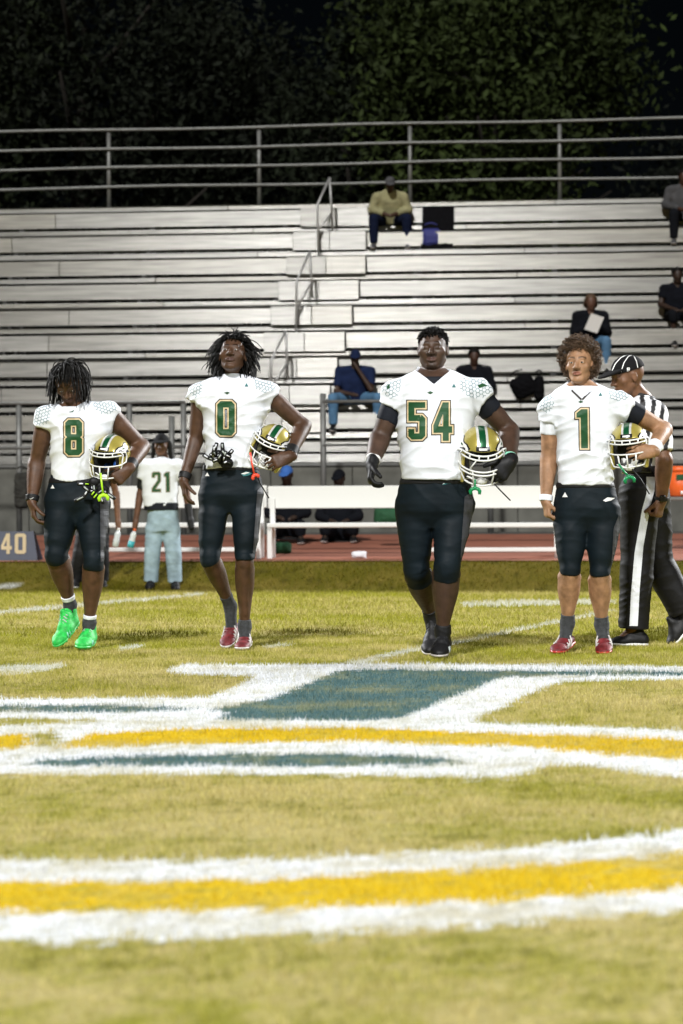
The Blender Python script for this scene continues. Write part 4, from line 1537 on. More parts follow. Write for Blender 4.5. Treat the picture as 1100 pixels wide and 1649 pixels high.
LIN = dict(w=(.74, .76, .78), y=(.64, .45, .012), t=(.085, .16, .165))


def turf_colour(x, y, jitter=True, seed=1):
    s = x * E2[0] + y * E2[1]
    z = gz(s)
    n1 = fbm(x, y, 1.7, 11); n2 = fbm(x, y, 7.0, 12); n3 = fbm(x, y, 30.0, 13, 3); n4 = fbm(x, y, 95.0, 14, 2)
    straw, green, dark = A3((.44, .375, .15)), A3((.26, .26, .022)), A3((.13, .105, .035))
    far = np.clip((s - 10.5) / 3.5, 0, 1)
    k = np.clip(.36 + .7 * n1 + .75 * n2 + .55 * n3 + .7 * n4 + .3 * far, 0, 1)[:, None]
    c = straw * (1 - k) + green * k
    m = np.clip((n2 * .8 + n3 * .8 + n4 * .9 - .34) * 1.7, 0, 1)[:, None]
    c = c * (1 - .6 * m) + dark * .6 * m
    bank = np.clip((s - 25.6) / .8, 0, 1)[:, None]
    c = c * (1 - bank) + (c * A3((.3, .27, .1))) * bank
    r = np.random.default_rng(seed)
    px, py = world_px(x, y, z)
    ok = (y > 2)
    if jitter:                                              # paint frays at its edges: move the sample by a few centimetres
        jx = x + r.normal(size=len(x)) * .012 + .02 * n3; jy = y + r.normal(size=len(x)) * .03 + .05 * n3
        px, py = world_px(jx, jy, gz(jx * E2[0] + jy * E2[1]))
    lab = np.zeros(len(x), int)
    for i, (cc, poly) in enumerate(PAINT):
        lab[ok & pip(px, py, poly)] = i + 1
    wear = np.clip(.86 + .6 * n2 - .45 * n3 - .9 * (r.random(len(x)) < .09), .12, 1)
    painted = np.zeros(len(x))
    for i, (cc, poly) in enumerate(PAINT):
        if cc == 'g': continue
        m = lab == i + 1
        w = wear[m]
        if i >= 11: w = w * .6
        elif cc == 't': w = np.clip(w * 1.15, .62, 1)
        elif cc == 'w': w = np.clip(w * 1.1, .4, 1)
        w = w[:, None]
        c[m] = c[m] * (1 - w) + A3(LIN[cc]) * w
        painted[m] = 1
    return c, painted


def axis(parts):
    o = []
    for a, b, st in parts: o += list(np.arange(a, b - 1e-6, st))
    o.append(parts[-1][1])
    return np.array(o)


def build_ground():
    ax = axis([(-400, -60, 40), (-60, -12, 6), (-12, -5, .35), (-5, -2.1, .12), (-2.1, 2.1, .042), (2.1, 5, .12), (5, 12, .35), (12, 60, 6), (60, 400, 40)])
    ay = axis([(-400, -20, 40), (-20, 2, 2), (2, 3.2, .1), (3.2, 15.4, .042), (15.4, 28.5, .14)])
    X, Y = np.meshgrid(ax, ay, indexing='ij')
    x, y = X.ravel(), Y.ravel()
    # rows straighten onto the track edge at the far end
    S = 27.72
    t = np.clip((y - 15.4) / (28.5 - 15.4), 0, 1)
    yend = (S - x * E2[0]) / E2[1]
    yy = np.where(t > 0, 15.4 + t * (yend - 15.4), y)
    z = gz(x * E2[0] + yy * E2[1])
    c, p = turf_colour(x, yy, True, 5)
    V = np.stack([x, yy, z], 1)
    n, m = X.shape
    i = np.arange(n - 1)[:, None] * m + np.arange(m - 1)[None, :]
    Q = np.stack([i, i + m, i + m + 1, i + 1], -1).reshape(-1, 4)
    me = np_mesh('field', V, Q)
    set_col(me, c * .8)
    o = link('field', me, mat('turf_soil', None, .95, spec=.05, attr='Col', noise=.35, nscale=45, bump=.8, bscale=90))
    tag(o, kind='structure', label='mown playing field of yellowing grass with painted midfield emblem')
    # track and the ground under and behind the stands
    av = axis([(-400, -20, 60), (-20, 20, 4), (20, 400, 60)])
    as_ = np.array([S, 28.5, 30, 32, 33.5])
    def strip(name, ss, m, dz=0.0, lab=None):
        V = np.array([tuple(FP(a, s, float(gz(s)) + dz)) for a in av for s in ss]); k = len(ss)
        i = np.arange(len(av) - 1)[:, None] * k + np.arange(k - 1)[None, :]
        o = link(name, np_mesh(name, V, np.stack([i, i + k, i + k + 1, i + 1], -1).reshape(-1, 4)), m)
        return tag(o, lab, kind='structure')
    strip('running_track', as_, mat('red_track', (.3, .105, .062), .9, noise=.2, nscale=3, bump=.4, bscale=150), .006)
    strip('ground', np.array([33.5, 34, 60, 120, 400, 900]), mat('dark_gravel', (.08, .078, .07), .95, noise=.4, nscale=4, bump=.5, bscale=40))
    strip('track_kerb', np.array([S - .05, S + .03]), mat('kerb', (.13, .07, .04), .9, noise=.3, nscale=6), .02)
    for s, mt in ((30.1, 'dark'), (31.9, 'dark')):
        strip('lane_line', np.array([s, s + .12]), M.setdefault('lane', mat('faded_lane_line', (.17, .06, .04), .9)), .011)


build_ground()


def build_grass():
    r = np.random.default_rng(21)
    xs, ys, hs, ws = [], [], [], []
    def zone(y0, y1, dens, h, w, marg=1.35):
        n = int(dens * .2835 * (y1 ** 2 - y0 ** 2) / 2 * marg)
        y = np.sqrt(r.uniform(y0 ** 2, y1 ** 2, n)); x = r.uniform(-.5, .5, n) * .2835 * marg * y
        xs.append(x); ys.append(y); hs.append(h * r.uniform(.6, 1.35, n)); ws.append(np.full(n, w))
    zone(3.3, 7, 5200, .019, .004)
    zone(7, 10.5, 7500, .019, .0036)
    zone(10.5, 15.5, 5000, .021, .0045)
    zone(15.5, 21, 900, .028, .009)
    zone(21, 28.2, 800, .032, .012)
    def flank(y0, y1, dens, h, w):                          # the turf goes on at both sides of the view
        n = int(dens * (y1 - y0) * 7)
        y = r.uniform(y0, y1, n); e = .2835 * .675 * y; x = (e + r.uniform(0, 3.5, n)) * r.choice([-1, 1], n)
        xs.append(x); ys.append(y); hs.append(h * r.uniform(.6, 1.35, n)); ws.append(np.full(n, w))
    flank(3.3, 9, 1000, .022, .007)
    flank(9, 16, 800, .023, .008)
    flank(16, 28.2, 420, .03, .012)
    x, y, h, w = map(np.concatenate, (xs, ys, hs, ws))
    s = x * E2[0] + y * E2[1]
    k = s < 27.6
    x, y, h, w, s = x[k], y[k], h[k], w[k], s[k]
    n = len(x)
    c, painted = turf_colour(x, y, True, 33)
    var = r.uniform(.72, 1.28, n)[:, None]
    var = np.where(painted[:, None] > 0, 1 - .35 * (1 - r.random((n, 1)) ** .5), var)
    c = np.clip(c * var, 0, .85)
    tall = (r.random(n) < .008) & (painted > 0)
    h = np.where(painted > 0, h * .9, h); h = np.where(tall, h * 2.0, h)
    h = h * np.clip(1 + .45 * fbm(x, y, 6.0, 44) + .3 * fbm(x, y, 26.0, 45, 2), .45, 1.7)
    th = r.uniform(0, 6.283, n); la = r.uniform(0, 6.283, n); lean = h * r.uniform(.1, .9, n)
    z = gz(s)
    b = np.stack([x, y, z - .003], 1)
    dx = np.stack([np.cos(th), np.sin(th) * .5, np.zeros(n)], 1) * (w / 2)[:, None]
    tip = b + np.stack([np.cos(la) * lean, np.sin(la) * lean, h], 1)
    V = np.stack([b - dx, b + dx, tip], 1).reshape(-1, 3)
    F = np.arange(3 * n, dtype=np.int32).reshape(-1, 3)
    me = np_mesh('grass', V, F, False)
    cc = np.repeat(c, 3, 0).reshape(n, 3, 3)
    set_col(me, cc.reshape(-1, 3))
    m = mat('grass_blades', None, .8, attr='Col', spec=.06)
    o = link('grass', me, m)
    tag(o, 'short yellow green turf blades with white, gold and blue field paint', kind='stuff')
    print('blades', n)


build_grass()

# ------------------------------------------------------------------ the grandstand
S0, T_, Z0, RISE = 36.77, .40, 2.12, .4325


def row(k): return S0 + T_ * k, Z0 + RISE * k


AISLE_L = {8: 486, 7: 474, 6: 463, 5: 450, 4: 438, 3: 426, 2: 414, 1: 402, 0: 390, -1: 378}
AISLE_R = {8: 605, 7: 592, 6: 591, 5: 580, 4: 569, 3: 557, 2: 545, 1: 533, 0: 521, -1: 509}


def alu_variants():
    out = []
    r = random.Random(3)
    for i in range(6):
        t = r.uniform(.86, 1.08); w = r.uniform(-.03, .03)
        m = mat('aluminium_plank', (.2 * t + w * .2, .197 * t, .181 * t - w * .4), r.uniform(.2, .26), metal=.09, noise=.3, nscale=1.1, stretch=(1, 1, 16))
        n, l = m.node_tree.nodes, m.node_tree.links             # extruded ribs along the plank
        tc = n.new('ShaderNodeTexCoord'); sp = n.new('ShaderNodeSeparateXYZ'); l.new(tc.outputs['Object'], sp.inputs[0])
        mu = n.new('ShaderNodeMath'); mu.operation = 'MULTIPLY'; mu.inputs[1].default_value = 6.283 / .03; l.new(sp.outputs['Z'], mu.inputs[0])
        si = n.new('ShaderNodeMath'); si.operation = 'SINE'; l.new(mu.outputs[0], si.inputs[0])
        bp = n.new('ShaderNodeBump'); bp.inputs['Strength'].default_value = .8; bp.inputs['Distance'].default_value = .0022
        l.new(si.outputs[0], bp.inputs['Height']); l.new(bp.outputs[0], n['Principled BSDF'].inputs['Normal'])
        out.append(m)
    return out


def build_stands():
    al = alu_variants()
    r = random.Random(8)
    base = FP(0, S0, float(gz(S0)))
    st = empty('bleachers', base, 'aluminium bleachers with rows of seat boards and a central stepped aisle', 'bleachers')
    A0, A1 = -17.0, 9.5
    def plank(name, a0, a1, s0, s1, z0, z1, m, bev=.006, parent=st):
        mb = MB().box((a0, s0, z0), (a1, s1, z1), bev, xf=lambda a, s, z: FP(a, s, z))
        return mb.build(name, m, parent, base)
    def cuts(a0, a1, n):
        c = [a0 + (a1 - a0) * (i + r.uniform(-.2, .2)) / n for i in range(1, n)]
        c = [a0] + c + [a1]
        return list(zip(c[:-1], c[1:]))
    for k in range(-1, 9):
        s, z = row(k)
        for a0, a1 in cuts(A0, A1, 5):
            plank('foot_plank', a0 + .003, a1 - .003, s, s + T_ + .12, z + .02, z + .095, r.choice(al))
        if k == -1: continue
        # the seat boards of the row between nose k-1 and nose k
        sl, zl = row(k - 1)
        al_, _ = AS(AISLE_L[k], sl); ar_, _ = AS(AISLE_R[k], sl)
        for a0, a1 in cuts(A0, al_, 3) + cuts(ar_, A1, 2):
            plank('seat_board', a0 + .003, a1 - .003, sl + .1, sl + .145, zl + .15, z - .038, r.choice(al))
        plank('aisle_step', al_ + .004, (al_ + ar_) / 2, sl - .05, sl + .06, zl + .1, z - .03, r.choice(al))
        plank('aisle_step', (al_ + ar_) / 2 + .004, ar_ - .002, sl - .05, sl + .06, zl + .1, z - .03, r.choice(al))
    s, z = row(-1)
    for j, (z0, z1) in enumerate(((z - .19, z - .03), (z - .4, z - .215))):
        for a0, a1 in cuts(A0, A1, 3):
            plank('fascia_board', a0 + .003, a1 - .003, s - .02 + .05 * j, s + .02 + .05 * j, z0, z1, r.choice(al))
    dk = mat('dark_steel', (.05, .05, .05), .7, noise=.3)
    for a in np.arange(-16.4, 9.5, 2.25):
        mb = MB()
        for k in range(-1, 9):
            s, z = row(k)
            mb.box((a - .04, s + .2, float(gz(s))), (a + .04, s + .28, z + .018), 0, xf=lambda a, s, z: FP(a, s, z))
        o = mb.build('support_frame', dk, st, base); o['kind'] = 'stuff'
    # guard rail along the top
    sB = row(8)[0] + .42
    rail_base = FP(0, sB, row(8)[1])
    gr = empty('guard_rail', rail_base, 'galvanised pipe guard rail along the top of the bleachers', 'railing')
    for px in (-306, -64, 178, 420, 663, 904, 1146, 1390):
        a, d = AS(px, sB)
        MB().tube([FP(a, sB, row(8)[1] + .05), FP(a, sB, row(8)[1] + 1.44)], .036, 8).build('post', M['galv'], gr, rail_base, True)
        MB().ball(FP(a, sB, row(8)[1] + 1.44), (.045, .045, .03), 8, 6).build('post_cap', M['galv'], gr, rail_base, True)
    for py in (213, 244, 274, 305):
        zz = FZ(30, py, sB) 
        pts = [FP(a, sB - .05, zz + .012 * math.sin(a * 1.1 + py)) for a in np.arange(-18, 11.1, 1.0)]
        MB().tube(pts, .025, 8).build('rail', M['galv'], gr, rail_base, True)
    return st


build_stands()


def handrail(pts_px, k0, n):
    """an aisle handrail: slanted loop and its posts, given where it stands"""
    pass


M['pale_pipe'] = mat('pale_galvanised_pipe', (.4, .4, .4), .4, metal=.4)


def pipe_thing(name, label, cat, lines, r, m, group=None):
    """lines: list of (part name, points)"""
    b = Vector(lines[0][1][0])
    e = empty(name, b, label, cat, group)
    for nm, pts in lines: MB().tube([Vector(p) for p in pts], r, 8).build(nm, m, e, b, True)
    return e


def FPX_(px, py, s):
    a, d = AS(px, s)
    return P(px, py, d)


# handrails standing in the aisle, one above the other
for i, (top, low, foot, back, sA, lab) in enumerate([
        ((531, 286), (511, 330), (514, 455), (536, 375), row(6)[0] - .2, 'highest of the aisle handrails, reaching above the top row'),
        ((499, 405), (478, 452), (476, 560), (503, 480), row(3)[0] - .2, 'middle aisle handrail of bent galvanised pipe'),
        ((460, 532), (437, 580), (432, 690), (464, 612), row(0)[0] - .2, 'lowest aisle handrail, beside the head of number 0')]):
    pipe_thing('aisle_handrail', lab, 'handrail', [
        ('rail', [FPX_(*foot, sA), FPX_(*low, sA), FPX_(*top, sA + .2)]),
        ('post', [FPX_(*top, sA + .2), FPX_(*back, sA + .25)]),
        ('brace', [FPX_(low[0] + 2, low[1] + 40, sA), FPX_((top[0] + back[0]) / 2, (top[1] + back[1]) / 2 + 14, sA + .2)])], .019, M['pale_pipe'], 'handrails up the aisle of the bleachers')

# ------------------------------------------------------------------ wall and rail in front of the stand
def setwall():
    s = 35.6; base = FP(0, s, float(gz(s)))
    w = empty('front_wall', base, 'grey weathered wall closing the underside of the bleachers', 'wall')
    a = -17.0; i = 0; r = random.Random(2)
    zt = FZ(300, 752, s)
    while a < 11:
        b = a + 1.22
        MB().box((a + .006, s, base.z - .05), (b - .006, s + .05, zt - r.uniform(0, .015)), .004, xf=lambda a, s, z: FP(a, s, z)).build('panel', M['concrete'], w, base)
        a = b; i += 1
    MB().box((-17, s - .03, zt + .003), (11, s + .1, zt + .05), .005, xf=lambda a, s, z: FP(a, s, z)).build('cap_rail', M['galv'], w, base)
    s = 34.6; base = FP(0, s, float(gz(s)))
    f = empty('front_railing', base, 'galvanised pipe railing on tall posts before the lowest bleacher row', 'railing')
    for px in (-120, 31, 209, 277, 296, 521, 790, 980):
        a, d = AS(px, s)
        zt = P(px, 634 if px in (521, 790) else 648, d).z
        if px in (277,): zt -= .2
        MB().tube([FP(a, s, float(gz(s)) - .02), FP(a, s, zt)], .042, 8).build('post', M['galv'], f, base, True)
    for x0, x1, py in ((521, 800, 647), (-120, 300, 651), (521, 980, 717), (-120, 300, 722)):
        a0, _ = AS(x0, s); a1, _ = AS(x1, s)
        MB().tube([FP(a0, s - .03, FZ(x0, py, s)), FP(a1, s - .03, FZ(x0, py, s))], .024, 8).build('rail', M['galv'], f, base, True)


setwall()

# ------------------------------------------------------------------ team benches
def bench(x0, x1, s, label, foot):
    a0, _ = AS(x0, s); a1, _ = AS(x1, s)
    zg = float(gz(s)); base = FP((a0 + a1) / 2, s, zg)
    b = empty('team_bench', base, label, 'bench', 'white team benches beside the track')
    xf = lambda a, s, z: FP(a, s, z)
    zb0, zb1 = FZ(x0, 819, s), FZ(x0, 783, s)
    MB().box((a0, s + .12, zb0), (a1, s + .155, zb1), .008, xf=xf).build('backrest', M['white'], b, base)
    zs = FZ(x0, 838, s)
    MB().box((a0 + .03, s - .2, zs - .085), (a1 - .03, s + .08, zs - .03), .01, xf=xf).build('seat', M['white'], b, base)
    for a in np.linspace(a0 + .06, a1 - .06, 2):
        mb = MB()
        mb.box((a - .03, s + .08, zg), (a + .03, s + .118, zb0 + .12), .004, xf=xf)
        mb.box((a - .028, s - .19, zg), (a + .028, s - .13, zs - .088), .004, xf=xf)
        mb.box((a - .026, s - .19, zs - .12), (a + .026, s + .1, zs - .088), .0, xf=xf)
        mb.build('support', M['white'], b, base)
    if foot:
        zf = FZ(x0, 882, s - .3)
        MB().box((a0 + .1, s - .36, zf - .05), (a1 - .05, s - .22, zf), .008, xf=xf).build('foot_rest', M['white'], b, base)
    return b


bench(160, 427, 28.35, 'white bench behind the jeans-wearing player holding a bottle', True)
bench(429, 664, 28.35, 'white bench between number 0 and the heavyset player', False)
bench(667, 905, 28.35, 'white bench between the heavyset player and number 1', True)


# ------------------------------------------------------------------ trees behind the stand
def tree(px, s, height, crown_c, crown_r, n, label, seed, leafcol, name='broadleaf_tree'):
    r = np.random.default_rng(seed)
    a, d = AS(px, s); g0 = .2
    base = FP(a, s, g0)
    t = empty(name, base, label, 'tree', 'trees behind the bleachers')
    mb = MB()
    top = Vector((0, 0, height * .8))
    mb.tube([base, base + top * .3 + Vector((.2, 0, 0)), base + top * .65 + Vector((-.2, .2, 0)), base + top], [.42, .32, .2, .06], 9)
    rr = random.Random(seed)
    limbs = []
    for i in range(12):
        z = height * rr.uniform(.25, .72); an_ = rr.uniform(0, 6.28); L = crown_r[0] * rr.uniform(.5, .95)
        p0 = base + Vector((0, 0, z)); p1 = p0 + Vector((math.cos(an_) * L * .5, math.sin(an_) * L * .5, L * .25)); p2 = p0 + Vector((math.cos(an_) * L, math.sin(an_) * L, L * .6))
        mb.tube([p0, p1, p2], [.13, .08, .03], 6); limbs.append(p2)
    mb.build('trunk', M['bark'], t, base, True)
    # leaf clumps through the crown
    nc = 110
    u = r.normal(size=(nc, 3)); u /= np.linalg.norm(u, axis=1)[:, None]
    rad = r.uniform(.35, 1, nc) ** .6
    cc = np.array(base) + np.array((0, 0, crown_c)) + u * rad[:, None] * np.array(crown_r) * (1 + .18 * np.sin(u[:, 0:1] * 5 + u[:, 2:3] * 4 + seed))
    k = r.integers(0, nc, n)
    v = r.normal(size=(n, 3)) * (np.array(crown_r) * .15) 
    c = cc[k] + v
    sz = r.uniform(.06, .15, n)
    nrm = r.normal(size=(n, 3)); nrm /= np.linalg.norm(nrm, axis=1)[:, None]
    tt = np.cross(nrm, r.normal(size=(n, 3))); tt /= np.linalg.norm(tt, axis=1)[:, None]
    bb_ = np.cross(nrm, tt)
    V = np.stack([c - tt * sz[:, None], c + bb_ * sz[:, None] * .45, c + tt * sz[:, None], c - bb_ * sz[:, None] * .45], 1).reshape(-1, 3)
    Q = np.arange(4 * n, dtype=np.int32).reshape(-1, 4)
    me = np_mesh('crown', V - np.array(base), Q, False)
    cl = A3(leafcol) * r.uniform(.7, 1.25, (n, 1)) * (.6 + .7 * r.random(nc)[k])[:, None]
    set_col(me, np.repeat(cl, 4, 0))
    link('crown', me, M.setdefault('leaf', mat('leaves', None, .75, attr='Col', spec=.15)), t)


tree(800, 55, 15, 10.2, (3.1, 3.0, 3.9), 30000, 'brightest leafy tree with yellow green edge at the upper right', 3, (.027, .04, .01))  # leaf colours carry the floodlight: lighter on this lit crown, darker on the others
tree(575, 57, 13, 8.6, (1.9, 2.0, 2.7), 14000, 'slim dark tree just left of the brightest leafy tree', 4, (.009, .013, .006))
tree(140, 58, 15, 10.6, (4.2, 3.0, 4.2), 22000, 'broad dark tree filling the upper left corner', 5, (.008, .011, .006))
tree(380, 62, 14, 8.8, (2.9, 3.0, 4.2), 14000, 'very dark tree between the upper left tree and the slim one', 6, (.008, .011, .005))
tree(-130, 56, 14, 9.0, (3.5, 3.0, 4.4), 9000, 'dark tree at the left end of the bleachers', 7, (.011, .016, .006))
tree(1180, 66, 12, 7.2, (3.2, 3.0, 3.6), 9000, 'nearly black tree beyond the right end of the bleachers', 9, (.004, .006, .003))
tree(690, 70, 10, 6.0, (5.5, 3.0, 3.4), 12000, 'low dark tree showing through the guard rail', 10, (.008, .011, .004))
# ------------------------------------------------------------------ the four players (picture columns/rows at each one's own distance)
def tri(cx, cy, s): return [(cx, cy - s), (cx + s, cy + s * .8), (cx - s, cy + s * .8)]


DARK = (.075, .036, .019); DARK2 = (.088, .042, .022); DEEP = (.062, .033, .021); TAN = (.33, .18, .098)
P8 = dict(
    label='player in white number 8 jersey with bowed head, dreadlocks and bright green cleats', foot=(130, 1043), D=14.3, seed=8, h=.0066,
    head=dict(c=(111, 616, -.05), rot=(6, -38, 3), s=1.0, hair='dreads', seed=4, broad=1.0),
    neck=(115, 658, .04), neck_r=.062, skin=DARK2, lip=(.09, .035, .025),
    shoulder=[(75, 674, 0), (175, 667, 0)], elbow=[(59, 746, .05), (228, 719, .09)], wrist=[(51.5, 808, -.02), (206, 756, -.17)],
    rows=[(640, 100, 130, .06, .03), (648, 92, 148, .085, .02), (656, 78, 168, .11, .01), (672, 76, 176, .125), (690, 80, 178, .13), (708, 84, 174, .128), (735, 86, 164, .12), (772, 84, 152, .115)],
    sleeve=[(.045, .068, (-.25, 0, -1)), (.05, .07, (.85, 0, -.4))], pad=.07,
    arm_r=(.06, .057, .046, .05, .03),
    hip=[(101, 812), (149, 812)], knee=[(91, 893, -.05), (151, 903, -.1)], ankle=[(113, 974, .1), (144, 1003, -.02)],
    heel=[(124, 1004, .14), (146, 1036, .06)], toe=[(94, 1043, -.03), (132, 1047, -.19)],
    leg_r=[(.106, .095, .066, .068, .035), (.102, .088, .06, .064, .035)], cuff=[(91, 897), (152, 908)],
    waist=(766,), pelvis=[(762, 83, 152, .115), (785, 76, 164, .125), (805, 73, 173, .135), (814, 76, 172, .125), (838, 100, 150, .08)],
    vneck=(664, 20), undershirt=dict(mat='white_cloth', h=.0),
    number=[('8', 105.2, 676, 27, 57, 9.2)],
    scales=[(66, 664, 16.25, 21.6, 3.1, .2), (172, 648, 21.25, 18, 3.1, -.2)],
    marks=[([(58, 652), (63, 646), (63, 656), (58, 662)], 2), ([(178, 641), (189, 640), (190, 645), (181, 646)], 2), ([(110, 661), (114, 663), (120, 660), (117, 664), (112, 664)], 2)],
    pants_marks=[(tri(85, 784, 3.2), 0), ([(161, 800), (176, 790), (174, 860), (168, 903), (162, 905)], 2)],
    hand=[dict(d=(.12, -.06, -1), n=(1, .25, .1), thumb=(.2, -1, 0), curl=(.35, .55, .4), spread=.06, s=1.02), dict(d=(-.72, -.35, -.62), n=(-.3, .95, -.1), thumb=(-.6, 0, .8), curl=(.75, .9, .6), s=1.05, tcurl=.5)],
    sock={0: [(.82, .9, 'white_cloth', .006), (.89, 1.06, 'sock', .004)], 1: [(.87, .93, 'white_cloth', .006), (.92, 1.1, 'sock', .004)]},
    shoe=('lime_shoe', 'lime_sole'), lace='grey_lace', trim='mint', shoe_w=.043,
    bands=[(0, .84, .99, .039, 'black', True), (1, .74, .93, .042, 'black', True)])
P0 = dict(
    label='player in white number 0 jersey with wild twisted hair and chin raised', foot=(383, 1045), D=14.3, seed=10, h=.0066,
    head=dict(c=(375, 572, -.01), rot=(7, 21, -2), s=.98, hair='twists', seed=6, broad=1.1, jaw=1.1, lips=.9, nose=1.15, look=(-.001, -.001)),
    neck=(375, 617, .03), neck_r=.057, skin=DARK, lip=(.075, .032, .024),
    shoulder=[(322, 636, 0), (430, 633, 0)], elbow=[(315, 708, .03), (488, 686, .06)], wrist=[(296, 773, -.06), (466, 736, -.18)],
    rows=[(600, 358, 395, .055, .03), (607, 350, 402, .075, .025), (614, 332, 424, .1, .01), (626, 322, 432, .115), (645, 324, 430, .12), (662, 327, 427, .122), (690, 329, 421, .115), (718, 332, 417, .11), (752, 331, 413, .108)],
    sleeve=[(.03, .062, (-.35, 0, -1)), (.05, .064, (.9, 0, -.4))], pad=.064,
    arm_r=[(.05, .045, .041, .044, .029), (.054, .052, .045, .047, .03)],
    hip=[(345, 803), (398, 803)], knee=[(338, 899, -.05), (394, 905, -.08)], ankle=[(371, 976, .13), (394, 1008, -.02)],
    heel=[(378, 1012, .2), (397, 1036, .06)], toe=[(366, 1045, .0), (390, 1049, -.19)],
    leg_r=[(.089, .08, .058, .057, .034), (.089, .08, .055, .056, .033)], cuff=[(339, 893), (393, 893)],
    waist=(747,), pelvis=[(743, 330, 413, .11), (770, 324, 420, .12), (795, 321, 424, .13), (804, 326, 418, .12), (824, 350, 396, .075)],
    vneck=(637, 24), undershirt=dict(mat='white_cloth', h=.05),
    number=[('0', 350, 646, 28, 55, 9.6)],
    scales=[(315, 622, 11.25, 18, 3.1, .1), (428, 615, 18.75, 16.8, 3.1, -.2)],
    marks=[([(430, 606), (440, 612), (439, 618), (431, 613)], 2), ([(361, 632), (366, 631), (370, 632), (366, 635)], 2), (tri(397, 620, 3.2), 3), ([(351, 602), (354, 601), (355, 612), (352, 611)], 0)],
    pants_marks=[(tri(334, 764, 3.4), 0), ([(388, 763), (396, 759), (406, 762), (400, 766), (392, 767)], 1), ([(388, 763), (396, 760), (402, 761), (394, 764)], 0), ([(414, 790), (423, 780), (422, 840), (412, 890), (407, 890)], 2)],
    hand=[dict(d=(.08, -.1, -1), n=(1, .2, .15), thumb=(.25, -1, 0), curl=(.3, .45, .35), spread=.07, s=1.04), dict(d=(-.93, -.25, -.3), n=(-.1, .95, -.3), thumb=(-.25, -.1, 1), curl=(.35, .5, .45), spread=.1, s=1.04, tcurl=.1)],
    sock={0: [(.78, 1.12, 'sock', .005)], 1: [(.9, 1.2, 'sock', .006)]},
    shoe=('red_shoe', 'pale_sole'), low=True, shoe_w=.04, trim='pale_sole',
    bands=[(0, .83, .98, .037, 'black', False), (1, .74, .93, .04, 'black', True)])
P54 = dict(
    label='heavyset player in white number 54 jersey with black gloves and long black knee pads', foot=(711, 1056), D=13.5, seed=54, h=.0066,
    head=dict(c=(697, 563, 0), rot=(7, 5, 0), s=.99, hair='short', seed=2, broad=1.22, jaw=1.28, closed=True, nose=1.35, lips=1.3, beard=.7, cheek_shine=.3, brow=.8),
    neck=(697, 608, .02), neck_r=.073, skin=DEEP, lip=(.1, .05, .042),
    shoulder=[(641, 636, 0), (766, 634, 0)], elbow=[(612, 706, .0), (820, 694, .07)], wrist=[(599, 747, -.17), (821, 744, -.2)],
    rows=[(592, 676, 718, .07, .02), (600, 666, 730, .1, .01), (608, 648, 750, .13), (622, 642, 764, .15), (645, 640, 766, .17), (680, 641, 762, .185), (710, 644, 758, .19, -.01), (740, 646, 756, .19, -.015), (772, 648, 756, .18, -.01)],
    sleeve=[(.075, .076, (-.5, 0, -1)), (.06, .08, (.85, 0, -.55))], pad=.082,
    arm_r=(.066, .064, .053, .056, .036),
    hip=[(668, 822), (730, 822)], knee=[(671, 918, .02), (720, 912, -.12)], ankle=[(695, 992, .26), (713, 1016, -.03)],
    heel=[(701, 1028, .33), (716, 1046, .06)], toe=[(694, 1056, .13), (708, 1061, -.2)],
    leg_r=(.11, .095, .069, .076, .04), cuff=[(671, 908), (720, 926)],
    waist=(770,), pelvis=[(766, 648, 756, .18), (790, 641, 760, .18), (812, 639, 764, .18), (824, 644, 760, .17), (850, 672, 730, .1)],
    vneck=(624, 25), undershirt=dict(mat='navy_cloth', h=-.012, sleeves=(.165, .14), thick=.004),
    number=[('5', 658, 647.5, 27, 60, 9.6), ('4', 698, 648, 30, 62, 10)],
    scales=[(631, 620, 15, 22.8, 3.5, .1), (768, 617, 27.5, 24, 3.5, -.1)],
    marks=[([(623, 622), (627, 618), (628, 624), (624, 628)], 2), ([(769, 621), (777, 617), (785, 621), (772, 625)], 2), (tri(731, 621, 3.2), 3), ([(688, 632), (693, 630), (698, 632), (693, 635)], 2)],
    pants_marks=[([(712, 781), (720, 774), (735, 773), (728, 777), (733, 778), (722, 779)], 1), ([(712, 780), (720, 774), (728, 774), (719, 777)], 0), ([(748, 800), (762, 790), (760, 840), (746, 905), (741, 900)], 2)],
    hand=[dict(d=(-.1, -.35, -1), n=(1, -.1, -.25), thumb=(.5, -1, .1), curl=(.55, .7, .5), spread=.06, s=1.12, fat=1.12, glove='white'), dict(d=(-.66, -.42, -.78), n=(-.35, .9, -.1), thumb=(-.5, -.3, .7), curl=(.5, .7, .5), s=1.12, fat=1.12, glove='mint', tcurl=.4)],
    sock={0: [(.85, 1.1, 'black', .005)], 1: [(.9, 1.15, 'black', .005)]},
    shoe=('black', 'pale_sole'), lace='sock', trim='grey_lace', knee_sleeve=[(0, .1, .085), (1, .08, .055)])
